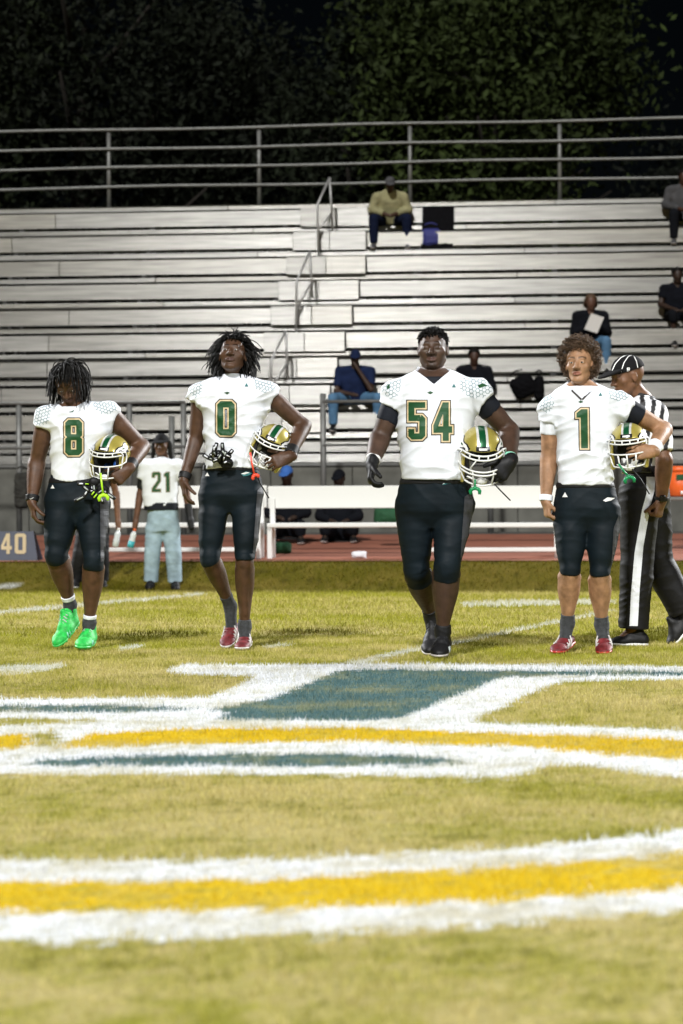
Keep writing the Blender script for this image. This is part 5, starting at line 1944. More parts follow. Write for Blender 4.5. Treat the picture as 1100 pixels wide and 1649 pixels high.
P1 = dict(
    label='player in white number 1 jersey with curly brown hair and white wristbands', foot=(940, 1050), D=13.85, seed=1, h=.0066,
    head=dict(c=(933, 587, -.01), rot=(16, 6, 1), s=.97, hair='afro', seed=5, broad=.98, nose=1.05, lips=.8, moustache=.7),
    neck=(937, 630, .025), neck_r=.06, skin=TAN, lip=(.24, .09, .06),
    shoulder=[(889, 660, 0), (1001, 655, 0)], elbow=[(884, 738, .05), (1069, 692, .07)], wrist=[(879, 806, 0), (1050, 727, -.17)],
    rows=[(614, 918, 956, .06, .02), (622, 908, 966, .085, .015), (632, 892, 985, .11), (645, 884, 1000, .125), (668, 889, 1000, .13), (692, 895, 993, .13), (722, 898, 988, .122), (752, 900, 985, .118), (782, 899, 985, .115)],
    sleeve=[(.07, .066, (-.2, 0, -1)), (.045, .07, (.9, 0, -.4))], pad=.07,
    arm_r=(.058, .056, .046, .048, .031),
    hip=[(919, 834), (972, 834)], knee=[(918, 920, -.04), (966, 925, -.04)], ankle=[(914, 1003, .02), (969, 1006, .02)],
    heel=[(919, 1036, .1), (970, 1036, .1)], toe=[(896, 1055, -.15), (976, 1056, -.18)],
    leg_r=(.099, .086, .057, .065, .035), cuff=[(918, 919), (966, 920)],
    waist=(778,), pelvis=[(774, 899, 985, .115), (795, 895, 992, .125), (820, 892, 997, .135), (834, 896, 993, .125), (856, 922, 970, .08)],
    vneck=(644, 24), undershirt=dict(mat='white_cloth', h=.02, sleeves=(.14, .0)),
    number=[('1', 928.5, 659, 18.5, 63, 10)],
    scales=[(879, 648, 13.75, 16.8, 3.2, .1), (998, 628, 21.25, 18, 3.2, -.2)],
    marks=[([(1000, 625), (1010, 628), (1008, 632), (1001, 630)], 2), (tri(967, 635, 3.0), 3), ([(931, 647), (935, 645), (940, 647), (935, 649)], 2), ([(921, 627), (937, 642), (936, 645), (920, 630)], 0), ([(953, 626), (937, 642), (938, 645), (954, 629)], 0)],
    pants_marks=[(tri(910, 797, 4.4), 0), ([(971, 806), (978, 801), (990, 802), (984, 806), (975, 808)], 0), ([(988, 850), (996, 830), (998, 860), (990, 900), (984, 915)], 2)],
    hand=[dict(d=(.1, -.05, -1), n=(1, .2, .1), thumb=(.2, -1, 0), curl=(.7, 1.0, .6), spread=.03, s=1.0, tcurl=.75), dict(d=(-.9, -.35, -.05), n=(-.1, .95, -.25), thumb=(-.35, -.2, 1), curl=(.4, .6, .5), spread=.08, s=1.03, tcurl=.05)],
    sock={0: [(.84, 1.2, 'sock', .006)], 1: [(.84, 1.2, 'sock', .006)]},
    shoe=('red_shoe', 'red_sole'), low=True, shoe_w=.043, trim='pale_sole', arm_sleeve=[(1, .125, 'navy_cloth')],
    bands=[(0, .88, 1.02, .038, 'white_cloth', False), (1, .72, .93, .04, 'white_cloth', False)])
M['lime_shoe'] = mat('bright_green_shoe', (.015, .5, .07), .6, noise=.35, nscale=50, bump=.5, bscale=120)
M['lime_sole'] = mat('green_sole', (.05, .5, .1), .5)
M['grey_lace'] = mat('grey_lace', (.4, .44, .42), .8)
M['red_shoe'] = mat('red_shoe', (.15, .01, .014), .6, noise=.5, nscale=40, bump=.4, bscale=90)
M['red_sole'] = mat('red_sole', (.45, .02, .02), .4, coat=.3)
M['pale_sole'] = mat('pale_sole', (.5, .47, .45), .5)
M['mint'] = mat('mint_cuff', (.25, .62, .45), .8)

PL8 = player(P8); PL0 = player(P0); PL54 = player(P54); PL1 = player(P1)
H8 = helmet(P(179, 733, 14.2), R_(18), R_(-14), R_(-6), 'gold helmet with blue jaw pads and lime mouthguard under the arm of the bowed player', 0, .95, True)
H0 = helmet(P(438, 716, 14.25), R_(14), R_(-12), R_(-26), 'gold helmet with red mouthguard tilted under the arm of the number 0 player', 0, .97)
H54 = helmet(P(774, 727, 13.38), R_(-2), R_(-26), R_(0), 'gold helmet with broad green stripe facing the camera beside the number 54 player', 1, 1.1)
H1 = helmet(P(1013, 716, 13.78), R_(12), R_(-10), R_(4), 'gold helmet gripped by its face mask in front of the referee', 0, .98)
mouthguard([P(162, 762, 13.95), P(164, 780, 13.93), P(166, 797, 13.95)], (.1, 0, -1), 'lime', 'lime green mouthguard dangling below the bowed player\'s helmet')
mouthguard([P(403, 729, 13.95), P(406, 748, 13.93), P(410, 765, 13.95)], (.45, 0, -1), 'red', 'red mouthguard hanging beside the waist of number 0', .02)
mouthguard([P(765, 772, 13.1), P(765, 786, 13.1)], (0, 0, -1), 'mgreen', 'dark green mouthguard hanging under the helmet of number 54')
mouthguard([P(996, 747, 13.45), P(1006, 760, 13.44), P(1013, 768, 13.44)], (.15, 0, -1), 'mgreen', 'green mouthguard hanging in front of the referee\'s trousers')
strap_tail([P(412, 760, 14.0), P(420, 780, 13.98), P(433, 802, 14.0)], 'black chin strap tail hanging over the white bench behind number 0')
strap_tail([P(796, 779, 13.2), P(806, 790, 13.2), P(822, 806, 13.22)], 'black chin strap tail pointing down from the gloved hand of number 54')
strap_tail([P(1018, 755, 13.5), P(1032, 772, 13.5), P(1046, 796, 13.5)], 'thin black strap hanging across the referee\'s hip')
# ------------------------------------------------------------------ referee, the reserve player and the spectators
def figure(sk, parts, label, h=.018, group=None, body_mat='skin'):
    """sk: joints in metres; parts: clothes"""
    loc = sk['loc']
    C, B, s = A3(sk['C']), sk['B'], sk.get('s', 1.0)
    sh, el, wr, hip, kn, an, toe, heel = [[A3(p) for p in sk[k]] for k in ('sh', 'el', 'wr', 'hip', 'kn', 'an', 'toe', 'heel')]
    ar, lr = sk.get('ar', (.055, .05, .042, .042, .03)), sk.get('lr', (.095, .085, .06, .055, .038))
    neck = A3(sk['neck']); rows = sk['rows']
    allp = np.array([C + [.13, .13, .16], C - .13, *sh, *el, *wr, *hip, *kn, *an, *toe])
    lo, hi = allp.min(0) - .13, allp.max(0) + .13
    g = Grid(lo, hi, h, 0, fine=(C - .12, C + .12, .0058) if h < .011 else None)
    g.put(loft([(z, x, y, a - .02, b - .02) for z, x, y, a, b in rows]), 0)
    g.put(cone(C - B[2] * .055 - B[1] * .024, neck, .05, .058), .012)
    g.put(cone(neck, neck - [0, 0, .08], .06, .07), .03)
    head_prims(g, C, B, s, sk.get('broad', 1.05))
    for i in (0, 1):
        g.put(arm_upper(sh[i], el[i], ar, -.004), .02); g.put(arm_fore(el[i], wr[i], ar), .02)
        if sk.get('hand'):
            hand_prims(g, wr[i], **sk['hand'][i])
        else:
            v = wr[i] - el[i]; v /= np.linalg.norm(v)
            g.put(cone(wr[i] + v * .03, wr[i] + v * .1, .035, .028), .02)
        g.put(leg_upper(hip[i], kn[i], an[i], lr, -.015), .02); g.put(leg_lower(kn[i], an[i], lr, -.006), .02)
        g.put(cone(an[i], lerp(an[i], toe[i], .6), .035, .025), .02)
    V, Q = g.mesh()
    me = np_mesh('person', V - A3(loc), Q)
    set_col(me, head_colour(V, C, B, s, sk['skin'], A3(sk['skin']) * .7, .7))
    body = link('person', me, M['skin'], None, loc)
    tag(body, label, 'person', group)
    if parts.get('top'):
        t = parts['top']; mt, L = t[0], t[1]
        j = Grid(lo, hi, h, 0)
        j.put(loft(rows), 0)
        for i in (0, 1):
            j.put(cone(lerp(neck, sh[i], .4) - [0, 0, .02], sh[i], .055, ar[0] + .016), .04)
            u = el[i] - sh[i]; nu = np.linalg.norm(u); u = u / nu
            v = wr[i] - el[i]; nv = np.linalg.norm(v); v = v / nv
            if L <= 1: j.put(clip(arm_upper(sh[i], el[i], ar, .016), sh[i] + u * nu * L, -u), .03)
            else:
                j.put(arm_upper(sh[i], el[i], ar, .018), .03)
                j.put(clip(arm_fore(el[i], wr[i], ar, .016), el[i] + v * nv * (L - 1), -v), .03)
        j.put(cone(neck - [0, 0, .03], neck + [0, 0, .08], .066, .07), .0, 's')
        if t[2] if len(t) > 2 else False: j.put(cone(neck - [0, 0, .02], neck + [0, 0, .05], .075, .07), .02)
        r_, X, Y, Z = j.sl((-999,) * 3, (999,) * 3)
        j.F += (-waves(X, Y, Z, [((.5, .1, 1), 7, .008), ((-.5, .1, 1), 8, .007)], 77)).astype(f32)
        o, JV, JQ = sdf_obj(parts.get('top_name', 'shirt'), j, t[0] if not isinstance(t[0], str) else M[t[0]], body, loc, want=True, col=parts.get('top_col'))
        body['_'] = 1; del body['_']
        sk['top'] = (o, JV, JQ)
    if parts.get('bottom'):
        mt, off, cutf = parts['bottom']
        p = Grid(lo, hi, h, 0)
        p.put(loft(sk['pelvis'], n=2.3), 0)
        for i in (0, 1):
            d = an[i] - kn[i]; n_ = np.linalg.norm(d); d = d / n_
            p.put(leg_upper(hip[i], kn[i], an[i], lr, off), .03)
            lo_ = spline([kn[i], lerp(kn[i], an[i], .35), lerp(kn[i], an[i], .8), an[i] + d * .05], [lr[2] + off, lr[3] + off + .008, lr[3] + off + .004, lr[3] + off + .004], 3)
            p.put(clip(lo_, lerp(kn[i], an[i], cutf), -d), .03)
        r_, X, Y, Z = p.sl((-999,) * 3, (999,) * 3)
        p.F += (-waves(X, Y, Z, [((.5, .1, 1), 8, .006), ((0, .2, 1), 16, .004)], 78)).astype(f32)
        sk['bot'] = sdf_obj('trousers', p, M[mt], body, loc, want=True)
    if parts.get('shoe'):
        for i in (0, 1): shoe(body, loc, heel[i], toe[i], an[i], parts['shoe'], parts.get('sole', 'pale_sole'), wid=.046, studs=False, h=max(.006, h * .7))
    if parts.get('hair'):
        hair_object(parts['hair'], C, B, s, body, loc, 9)
    if parts.get('cap'):
        cap(body, loc, C, B, s, parts['cap'], h=max(.006, h * .7), hairless=parts.get('hair') is not None)
    elif parts.get('crop'):
        g2 = Grid(C - .26, C + .17, max(.007, h * .7), 0)
        g2.put(ell(C + s * (-.02 * B[1] + .036 * B[2]), B, [.094 * s, .106 * s, .1 * s]), 0)
        if parts['crop'] == 'long':
            g2.put(ell(C + s * (-.05 * B[1] - .06 * B[2]), B, [.115, .07, .15]), .04)
        g2.put(halfspace(C + s * (.045 * B[1] + .055 * B[2]), B[1] * .75 - B[2] * .66, C - .3, C + .3), 0, 's')
        sdf_obj('hair', g2, M[parts.get('hairmat', 'hair')], body, loc)
    return body


def cap(parent, loc, C, B, s, mt, h=.006, seams=False, hairless=False):
    C = A3(C)
    g = Grid(C - .2, C + .2, h, 0)
    g.put(ell(C + s * (-.012 * B[1] + .038 * B[2]), B, [.085 * s, .107 * s, .094 * s]), 0)
    g.put(halfspace(C + s * (.036 * B[2]), -B[2] * .98 - B[1] * .12, C - .3, C + .3), 0, 's')
    o, V, Q = sdf_obj('cap', g, M[mt], parent, loc, want=True)
    b = Grid(C - .25, C + .25, h, 0)
    b.put(clip(ell(C + s * (.085 * B[1] + .042 * B[2]), np.array([B[0], B[1] * .98 - B[2] * .2, B[2] * .98 + B[1] * .2]), [.08 * s, .105 * s, .014 * s]), C + s * .05 * B[1], B[1]), 0)
    sdf_obj('brim', b, M[mt], o, loc)
    return o, V, Q


def mp(px, d): return (px - 550) * d / FPX


# ---- referee
def referee():
    D = 14.5
    J = lambda x, y, dy=0: A3(P(x, y, D + dy))
    m = D / FPX
    base = P(1025, HOR, D); base.z = 0
    B = yaw_pitch(R_(72), R_(-10))
    rows = []
    for py, x0, x1, b, dy in ((640, 1024, 1046, .06, 0), (648, 1014, 1058, .12, 0), (658, 1008, 1068, .18, 0), (685, 1002, 1077, .2, 0), (720, 1003, 1076, .19, 0), (752, 1006, 1070, .18, 0), (775, 1008, 1068, .17, 0)):
        rows.append((P(550, py, D).z, ((x0 + x1) / 2 - 550) * m, D + dy, (x1 - x0) / 2 * m, b))
    sk = dict(loc=tuple(base), C=J(1010, 607, -.02), B=B, s=.98, neck=J(1034, 645, .02), skin=(.16, .075, .038),
              sh=[J(1052, 668, -.19), J(1040, 668, .19)], el=[J(1070, 742, -.27), J(1040, 745, .27)], wr=[J(1065, 806, -.22), J(1015, 800, .2)],
              hip=[J(1030, 795, -.09), J(1045, 795, .09)], kn=[J(1026, 905, -.1), J(1058, 905, .08)], an=[J(1020, 1015, -.09), J(1102, 985, .1)],
              heel=[J(1041, 1042, -.09), J(1108, 1015, .1)], toe=[J(985, 1042, -.12), J(1086, 1040, .08)], rows=rows,
              pelvis=[(P(550, py, D).z, ((x0 + x1) / 2 - 550) * m, D, (x1 - x0) / 2 * m, b) for py, x0, x1, b in ((752, 1006, 1070, .175), (775, 1004, 1074, .185), (805, 1002, 1078, .19), (822, 1006, 1074, .16))],
              ar=(.066, .06, .05, .052, .034), lr=(.12, .108, .085, .08, .045),
              hand=[dict(d=(-.25, -.1, -1), n=(-.6, .5, .3), thumb=(-.9, -.5, 0), curl=(1.2, 1.3, .8), s=1.05, spread=.0, tcurl=.75), dict(d=(0, 0, -1), n=(0, -1, 0), thumb=(-1, 0, 0), curl=(.8, .8, .6))])
    cy = D
    def stripes(V):
        x = V[:, 0] - (1040 - 550) * m; y = V[:, 1] - cy
        k = (x - .22 * (V[:, 2] - 1.2)) * 17 + .35
        w = (np.mod(k, 1) < .55)[:, None]
        return np.where(w, A3((.78, .79, .82)), A3((.012, .012, .014)))
    body = figure(sk, dict(top=(M['ref'], .82), top_name='shirt', bottom=('ref_trousers', .006, .97), shoe='black', sole='white', top_col=stripes), 'referee in striped shirt and black cap walking behind number 1', .0066)
    o, V, Q = cap(body, tuple(base), sk['C'], B, 1.0, 'ref_cap', .005)
    bv = bvh_of(V, Q)
    for pts in ([(1000, 605), (1001, 596), (1005, 584), (1012, 574), (1019, 571)], [(1026, 602), (1027, 592), (1025, 582), (1020, 572), (1015, 571)], [(986, 597), (991, 586), (1000, 576), (1010, 571)]):
        Dc = Decal(bv, px_ray)
        for p, q in zip(pts[:-1], pts[1:]): Dc.add([quad_line(p, q, 1.3)], 0, .003, 3)
        Dc.build('piping', [M['white']], o, tuple(base))
    Decal(bv, px_ray).add(glyph('S', 1009.5, 592, 5, 6.5, 1.5), 0, .004, 3).build('letter', [M['white']], o, tuple(base))
    # collar, belt, leg stripe, watch
    n = A3(sk['neck'])
    g = Grid(n - .14, n + .16, .005, 0)
    g.put(cone(n - [0, 0, .04], n + [0, -.0, .045], .088, .074), 0)
    g.put(clip(cone(n, n + [0, 0, .2], .2, .2), n + [0, 0, .04], (.25, 0, 1)), 0, 's')
    sdf_obj('collar', g, M['black'], body, tuple(base))
    to, TV, TQ = sk['bot']
    Dc = Decal(bvh_of(TV, TQ), px_ray)
    l = [(1041, 768), (1055, 768), (1054, 790), (1048, 812), (1036, 880), (1030, 950), (1026, 1027), (1013, 1027), (1016, 960), (1022, 890), (1034, 820), (1041, 795)]
    Dc.add([l if sgn_area(l) > 0 else l[::-1]], 0, .003, 6)
    Dc.build('leg_stripe', [M['white_cloth']], to, tuple(base))
    bl = Grid(A3((sk['rows'][-1][1] - .3, D - .3, 0)), A3((sk['rows'][-1][1] + .3, D + .3, 2)), .006, 0)
    z0 = P(550, 765, D).z
    bl.put(loft([(z, x, y, a + .014, b + .014) for z, x, y, a, b in sk['pelvis']], zlo=z0, zhi=z0 + .045), 0)
    sdf_obj('belt', bl, M['gloss_black'], body, tuple(base))
    e, w = A3(sk['el'][0]), A3(sk['wr'][0])
    wt = band(body, tuple(base), lerp(e, w, .9), lerp(e, w, 1.0), .04, 'black', 'watch_strap', limb=arm_fore(e, w + (w - e) * .08, sk['ar'], .006))
    MB().box(tuple(lerp(e, w, .95) + [-.018, -.056, -.02]), tuple(lerp(e, w, .95) + [.018, -.04, .02]), .006).build('watch_face', M['gloss_black'], wt, tuple(base))


M['ref'] = mat('striped_cloth', None, .7, attr='Col', bump=.3, bscale=30)
M['ref_trousers'] = mat('black_trouser_cloth', (.005, .005, .0065), .6, noise=.3, nscale=9, bump=.5, bscale=25, spec=.3)
M['ref_cap'] = mat('black_cap_cloth', (.007, .007, .008), .85, spec=.2, bump=.3, bscale=80)
referee()


# ---- reserve player with bottle, and the companion behind the bowed player
def standing(D, foot_y, x, w, top, neck_y, head_c, yaw, waist_y, crotch_y, knee_y, arms, skin, feet, lr, hem_y, dark=None):
    J = lambda x_, y_, dy=0: A3(P(x_, y_, D + dy))
    m = D / FPX
    base = P(x, foot_y, D)
    rows = [(P(550, py, D).z, (xx - 550) * m, D, hw * m, b) for py, xx, hw, b in top]
    return dict(loc=tuple(base), C=J(*head_c), B=yaw_pitch(yaw, 0), s=1.0, neck=J(x, neck_y, .02), skin=skin,
                sh=[J(*a[0]) for a in arms], el=[J(*a[1]) for a in arms], wr=[J(*a[2]) for a in arms],
                hip=[J(x - w * .5, crotch_y - 6), J(x + w * .5, crotch_y - 6)], kn=[J(feet[0][0] * .6 + (x - w * .5) * .4, knee_y, -.02), J(feet[1][0] * .6 + (x + w * .5) * .4, knee_y, -.02)],
                an=[J(f[0], f[1] - 12, .03) for f in feet], heel=[J(f[0], f[1] - 3, .1) for f in feet], toe=[J(f[0] + f[2], f[1] + 1, -.17) for f in feet], rows=rows,
                pelvis=[(P(550, py, D).z, (x - 550) * m, D, hw * m, b) for py, hw, b in ((hem_y - 6, w * .9, .12), (crotch_y - 18, w * .98, .13), (crotch_y - 4, w * .96, .12))], lr=lr)


sk = standing(26.9, 949, 262, 26, [(735, 262, 6, .06), (740, 262, 14, .1), (746, 260, 30, .12), (770, 258, 29, .13), (800, 258, 28, .13), (813, 259, 27.5, .13)], 738, (260, 717, -.02), R_(8), 812, 858, 890,
              [((234, 750), (226, 795, .03), (219, 838, 0)), ((287, 750), (300, 792, .05), (306, 835, 0))], (.12, .055, .03), [(243, 949, -2), (282, 950, 2)], (.1, .095, .08, .075, .05), 814)
o21 = figure(sk, dict(top=('white_cloth', .45), top_name='jersey', bottom=('denim', .0, .97), shoe='black', sole='black', cap='ref_cap', crop=None), 'reserve player in number 21 jersey and light jeans holding a bottle', .0105)
jo, JV, JQ = sk['top']
number_decal(bvh_of(JV, JQ), [glyph('2', 245, 760.5, 13.5, 31.5, 4.2), glyph('1', 264.5, 760.5, 8.5, 31.5, 5)], jo, sk['loc'], .5, 1.0)
loc = sk['loc']; D_ = 26.9; m_ = D_ / FPX
g = Grid(A3(P(258, 826, D_)) - [.3, .25, .12], A3(P(258, 826, D_)) + [.3, .25, .12], .009, 0)
g.put(loft([(P(550, py, D_).z, (259.5 - 550) * m_, D_, 27.8 * m_, .136) for py in (808, 820)]), 0)
sdf_obj('undershirt', g, M['navy_cloth'], o21, loc)
for i, (f0, f1, nm, L) in enumerate(((0.2, .82, 'sleeve', 'up'), (.45, 1.25, 'glove', 'fore'))):
    S, E, Wr = A3(sk['sh'][i]), A3(sk['el'][i]), A3(sk['wr'][i])
    a_ = (.055, .05, .042, .042, .03)
    A_, B_ = (S, E) if L == 'up' else (E, Wr)
    g = Grid(np.minimum(A_, B_) - .2, np.maximum(A_, B_) + .15, .008, 0)
    u = (B_ - A_) / np.linalg.norm(B_ - A_)
    if L == 'up': g.put(clip(arm_upper(S, E, a_, .009), lerp(S, E, f1), -u), .0)
    else:
        g.put(clip(arm_fore(E, Wr, a_, .008), lerp(E, Wr, f0), u), 0); g.put(cone(Wr + u * .03, Wr + u * .1, .042, .036), .02)
    sdf_obj(nm, g, M['black'], o21, loc)
C_, B_ = A3(sk['C']), sk['B']
g = Grid(C_ - .25, C_ + .2, .008, 0)
for q in (-1, 1): g.put(cone(C_ + B_[0] * q * .085 - B_[1] * .02 + B_[2] * .02, C_ + B_[0] * q * .105 - B_[1] * .02 - B_[2] * .14, .03, .022), .02)
sdf_obj('hair', g, M['hair'], o21, loc)

sk = standing(27.1, 948, 150, 24, [(736, 150, 6, .06), (741, 150, 14, .1), (747, 150, 28, .12), (775, 150, 27, .13), (815, 150, 25, .13)], 738, (150, 716), 0, 812, 858, 895,
              [((125, 752), (118, 795, .03), (116, 832)), ((175, 752), (187, 795, .05), (190, 838))], (.15, .07, .035), [(122, 947, -1), (165, 948, 3)], (.095, .09, .075, .07, .05), 812)
figure(sk, dict(top=('black', .5), bottom=('ref_trousers', .0, .97), shoe='black', sole='white', crop='short'), 'companion in dark trousers mostly hidden behind the bowed player', .012)


def bottle(p, tilt, col, capc, label, liquid=None):
    e = empty('drink_bottle', p, label, 'bottle', 'drink bottles held at the sideline')
    e.rotation_euler = (0, tilt, 0)
    M.setdefault('clear', mat('clear_plastic', (.62, .66, .68), .15, spec=.8))
    mb = MB(); mb.tube([(0, 0, -.2), (0, 0, -.195), (0, 0, -.12), (0, 0, -.1), (0, 0, -.06), (0, 0, -.03), (0, 0, -.015)], [.028, .036, .036, .032, .036, .024, .014], 12)
    mb.build('bottle_body', M[col], e, (0, 0, 0), True)
    MB().tube([(0, 0, -.014), (0, 0, .012)], [.017, .016], 10).build('bottle_cap', M[capc], e, (0, 0, 0), True)
    if liquid: MB().tube([(0, 0, -.203), (0, 0, -.2), (0, 0, -.13)], [.03, .0375, .0375], 12).build('bottle_base', M[liquid], e, (0, 0, 0), True)


M['clear'] = mat('clear_plastic', (.62, .66, .68), .15, spec=.8)
M['aqua'] = mat('aqua_drink', (.05, .36, .42), .2)
M['orange'] = mat('orange_plastic', (.75, .12, .02), .4)
bottle(tuple(P(217, 853, 26.75)), .25, 'clear', 'orange', 'bottle with orange cap and aqua drink held by number 21', 'aqua')
bottle(tuple(P(191, 852, 26.95)), .2, 'clear', 'white', 'clear bottle in the hand behind the bowed player')


# ---- spectators seated on the boards
def seated(px, k, lean=.1, wide=1.0, skin=(.06, .03, .02), knees=.2, feet=.2, arms='lap', yaw=0, pitch=-.1, size=1.0, ds=.12):
    s, z = row(k)
    a, d = AS(px, s + ds)
    q = P(px, HOR, d); X, Y = q.x, q.y; Z = z + .097
    hy = Y; w = .19 * wide
    sh_z = Z + .55 * size; sy = hy - lean * .55
    rows = [(Z + .02, X, hy, w, .13 * wide), (Z + .18, X, hy - lean * .18, w * 1.0, .135 * wide), (Z + .36, X, hy - lean * .36, w * 1.08, .13 * wide), (Z + .5, X, sy + .02, w * 1.0, .1), (Z + .57, X, sy, w * .5, .07), (Z + .6, X, sy, .06, .06)]
    C = A3((X, sy - .03 - lean * .25, Z + .57 * size + .15 - lean * .06))
    J = lambda dx, dy, dz: A3((X + dx, hy + dy, Z + dz))
    if arms == 'lap':
        el = [J(-.27 * wide, -lean * .3 - .08, .26), J(.27 * wide, -lean * .3 - .08, .26)]; wr = [J(-.09, -.34, .17), J(.09, -.34, .17)]
    elif arms == 'chin':
        el = [J(-.24 * wide, -.2, .2), J(.2 * wide, -.3, .22)]; wr = [J(-.06, -.34, .15), A3(C) + [.03, -.1, -.16]]
    else:
        el = [J(-.26, -.05, .25), J(.26, -.05, .25)]; wr = [J(-.05, -.25, .3), J(.08, -.25, .33)]
    return dict(loc=(X, Y, Z), C=C, B=yaw_pitch(yaw, pitch - lean * .5), s=1.0, neck=(X, sy - .01, sh_z + .06), skin=skin,
                sh=[(X - w * 1.02, sy, sh_z - .05), (X + w * 1.02, sy, sh_z - .05)], el=el, wr=wr,
                hip=[J(-.1, -.02, .1), J(.1, -.02, .1)], kn=[J(-knees, -.42, .09), J(knees, -.42, .09)],
                an=[J(-feet, -.36, -.33), J(feet, -.36, -.33)], heel=[J(-feet, -.3, -.425), J(feet, -.3, -.425)], toe=[J(-feet - .02, -.56, -.42), J(feet + .02, -.56, -.42)],
                rows=rows, pelvis=[(Z + .01, X, hy, w, .14), (Z + .12, X, hy, w, .14), (Z + .18, X, hy, w * .98, .13)], ar=(.06, .055, .046, .044, .032))


for nm, c in dict(khaki=(.29, .275, .155), navy=(.006, .01, .03), dusk=(.006, .007, .01), grey_top=(.07, .07, .075), dark_blue=(.01, .018, .055), dark_skin_top=(.005, .006, .01)).items():
    M[nm] = mat(nm + '_cloth', c, .95, spec=.12, noise=.25, nscale=9, bump=.3, bscale=30)
GRP = 'spectators seated on the bleachers'
figure(seated(630, 7, .42, 1.12, (.06, .032, .02), .27, .27, size=.92), dict(top=('khaki', 1.9), top_name='sweatshirt', bottom=('navy', .012, .93), shoe='grey_top', cap='grey_top'), 'spectator in khaki sweatshirt and grey cap hunched near the top rail', group=GRP)
figure(seated(1102, 7, .1, 1.1), dict(top=('grey_top', 1.9), bottom=('dusk', .012, .93), shoe='grey_top', crop='short'), 'spectator in grey top cut by the picture edge below the top rail', group=GRP)
figure(seated(1091, 3, .12, 1.0, (.035, .02, .014), .12, .08), dict(top=('dark_skin_top', .6), shoe='black', bottom=('dusk', .0, .2), crop='short'), 'spectator in dark short sleeves and bare shins at the right edge', group=GRP)
skw = seated(952, 2, .1, 1.05, (.12, .06, .04), arms='chest')
ow = figure(skw, dict(top=('dusk', 1.95), top_name='jacket', bottom=('blue_denim', .01, .93), shoe='black', crop='long', hairmat='brown_hair'), 'long haired spectator in dark jacket holding a white sheet', group=GRP)
figure(seated(573, 0, .2, 1.2, (.045, .024, .016), .34, .34, 'chin'), dict(top=('dark_blue', .75), bottom=('blue_denim', .012, .93), shoe='black', cap='dark_blue'), 'spectator in navy shirt and cap with blue jeans resting chin on hand', group=GRP)
figure(seated(764, 0, .12, 1.0), dict(top=('dusk', 1.9), top_name='jacket', bottom=('dusk', .01, .93), shoe='black', crop='short'), 'spectator in black jacket just right of the heavyset player\'s head', group=GRP)
c = A3(skw['loc']) + [.02, -.38, .37]
mb = MB(); mb.box((-.11, -.003, -.14), (.11, .003, .14), 0, xf=lambda x, y, z: (c[0] + x * .9 + z * .35, c[1] + y - z * .3, c[2] + z * .85 - x * .3))
tag(mb.build('paper_sheet', M['white'], None, tuple(c)), 'white sheet of paper held by the long haired spectator', 'paper')


# people behind the benches, seen over and under the backrests
def behind(px, py_head, s, top, capm, label, wide=1.0):
    a, d = AS(px, s); q = P(px, HOR, d)
    zg = float(gz(s)); zh = P(px, py_head, d).z
    Z = zh - .78; X, Y = q.x, q.y; w = .19 * wide
    J = lambda dx, dy, dz: A3((X + dx, Y + dy, Z + dz))
    sk = dict(loc=(X, Y, zg), C=J(0, -.05, .75), B=yaw_pitch(.3, -.2), s=1.0, neck=J(0, 0, .62), skin=(.04, .025, .018),
              sh=[J(-w, 0, .52), J(w, 0, .52)], el=[J(-.26, -.1, .26), J(.26, -.1, .26)], wr=[J(-.1, -.3, .2), J(.1, -.3, .2)],
              hip=[J(-.1, 0, .05), J(.1, 0, .05)], kn=[J(-.18, -.4, .1), J(.18, -.4, .1)], an=[A3((X - .18, Y - .38, zg + .1)), A3((X + .18, Y - .38, zg + .1))],
              heel=[A3((X - .18, Y - .3, zg)), A3((X + .18, Y - .3, zg))], toe=[A3((X - .2, Y - .58, zg)), A3((X + .2, Y - .58, zg))],
              rows=[(Z, X, Y, w, .13), (Z + .3, X, Y, w * 1.05, .13), (Z + .5, X, Y, w, .1), (Z + .58, X, Y, w * .4, .07), (Z + .61, X, Y, .06, .06)],
              pelvis=[(Z - .05, X, Y, w, .14), (Z + .1, X, Y, w, .14)])
    figure(sk, dict(top=(top, 1.9), bottom=('dusk', .01, .95), shoe='black', cap=capm), label, .019)
    MB_ = empty('folding_stool', (X, Y, zg), 'low stool under the ' + label.split(' seated')[0], 'stool')
    zt = Z - .06
    MB().box((X - .2, Y - .2, zt - .03), (X + .2, Y + .18, zt), .008).build('seat', M['black'], MB_, (X, Y, zg))
    for qx, qy in ((-.17, -.17), (.17, -.17), (-.17, .15), (.17, .15)):
        MB().tube([(X + qx, Y + qy, zg), (X + qx * .9, Y + qy * .9, zt - .03)], .014, 6).build('leg', M['galv'], MB_, (X, Y, zg), True)


M['blue_cap'] = mat('blue_cap_cloth', (.03, .12, .4), .8)
behind(462, 762, 31.5, 'dusk', 'blue_cap', 'person with blue cap seated behind the bench beside number 0')
behind(546, 768, 31.8, 'dusk', 'dusk', 'person in black cap seated behind the middle bench')


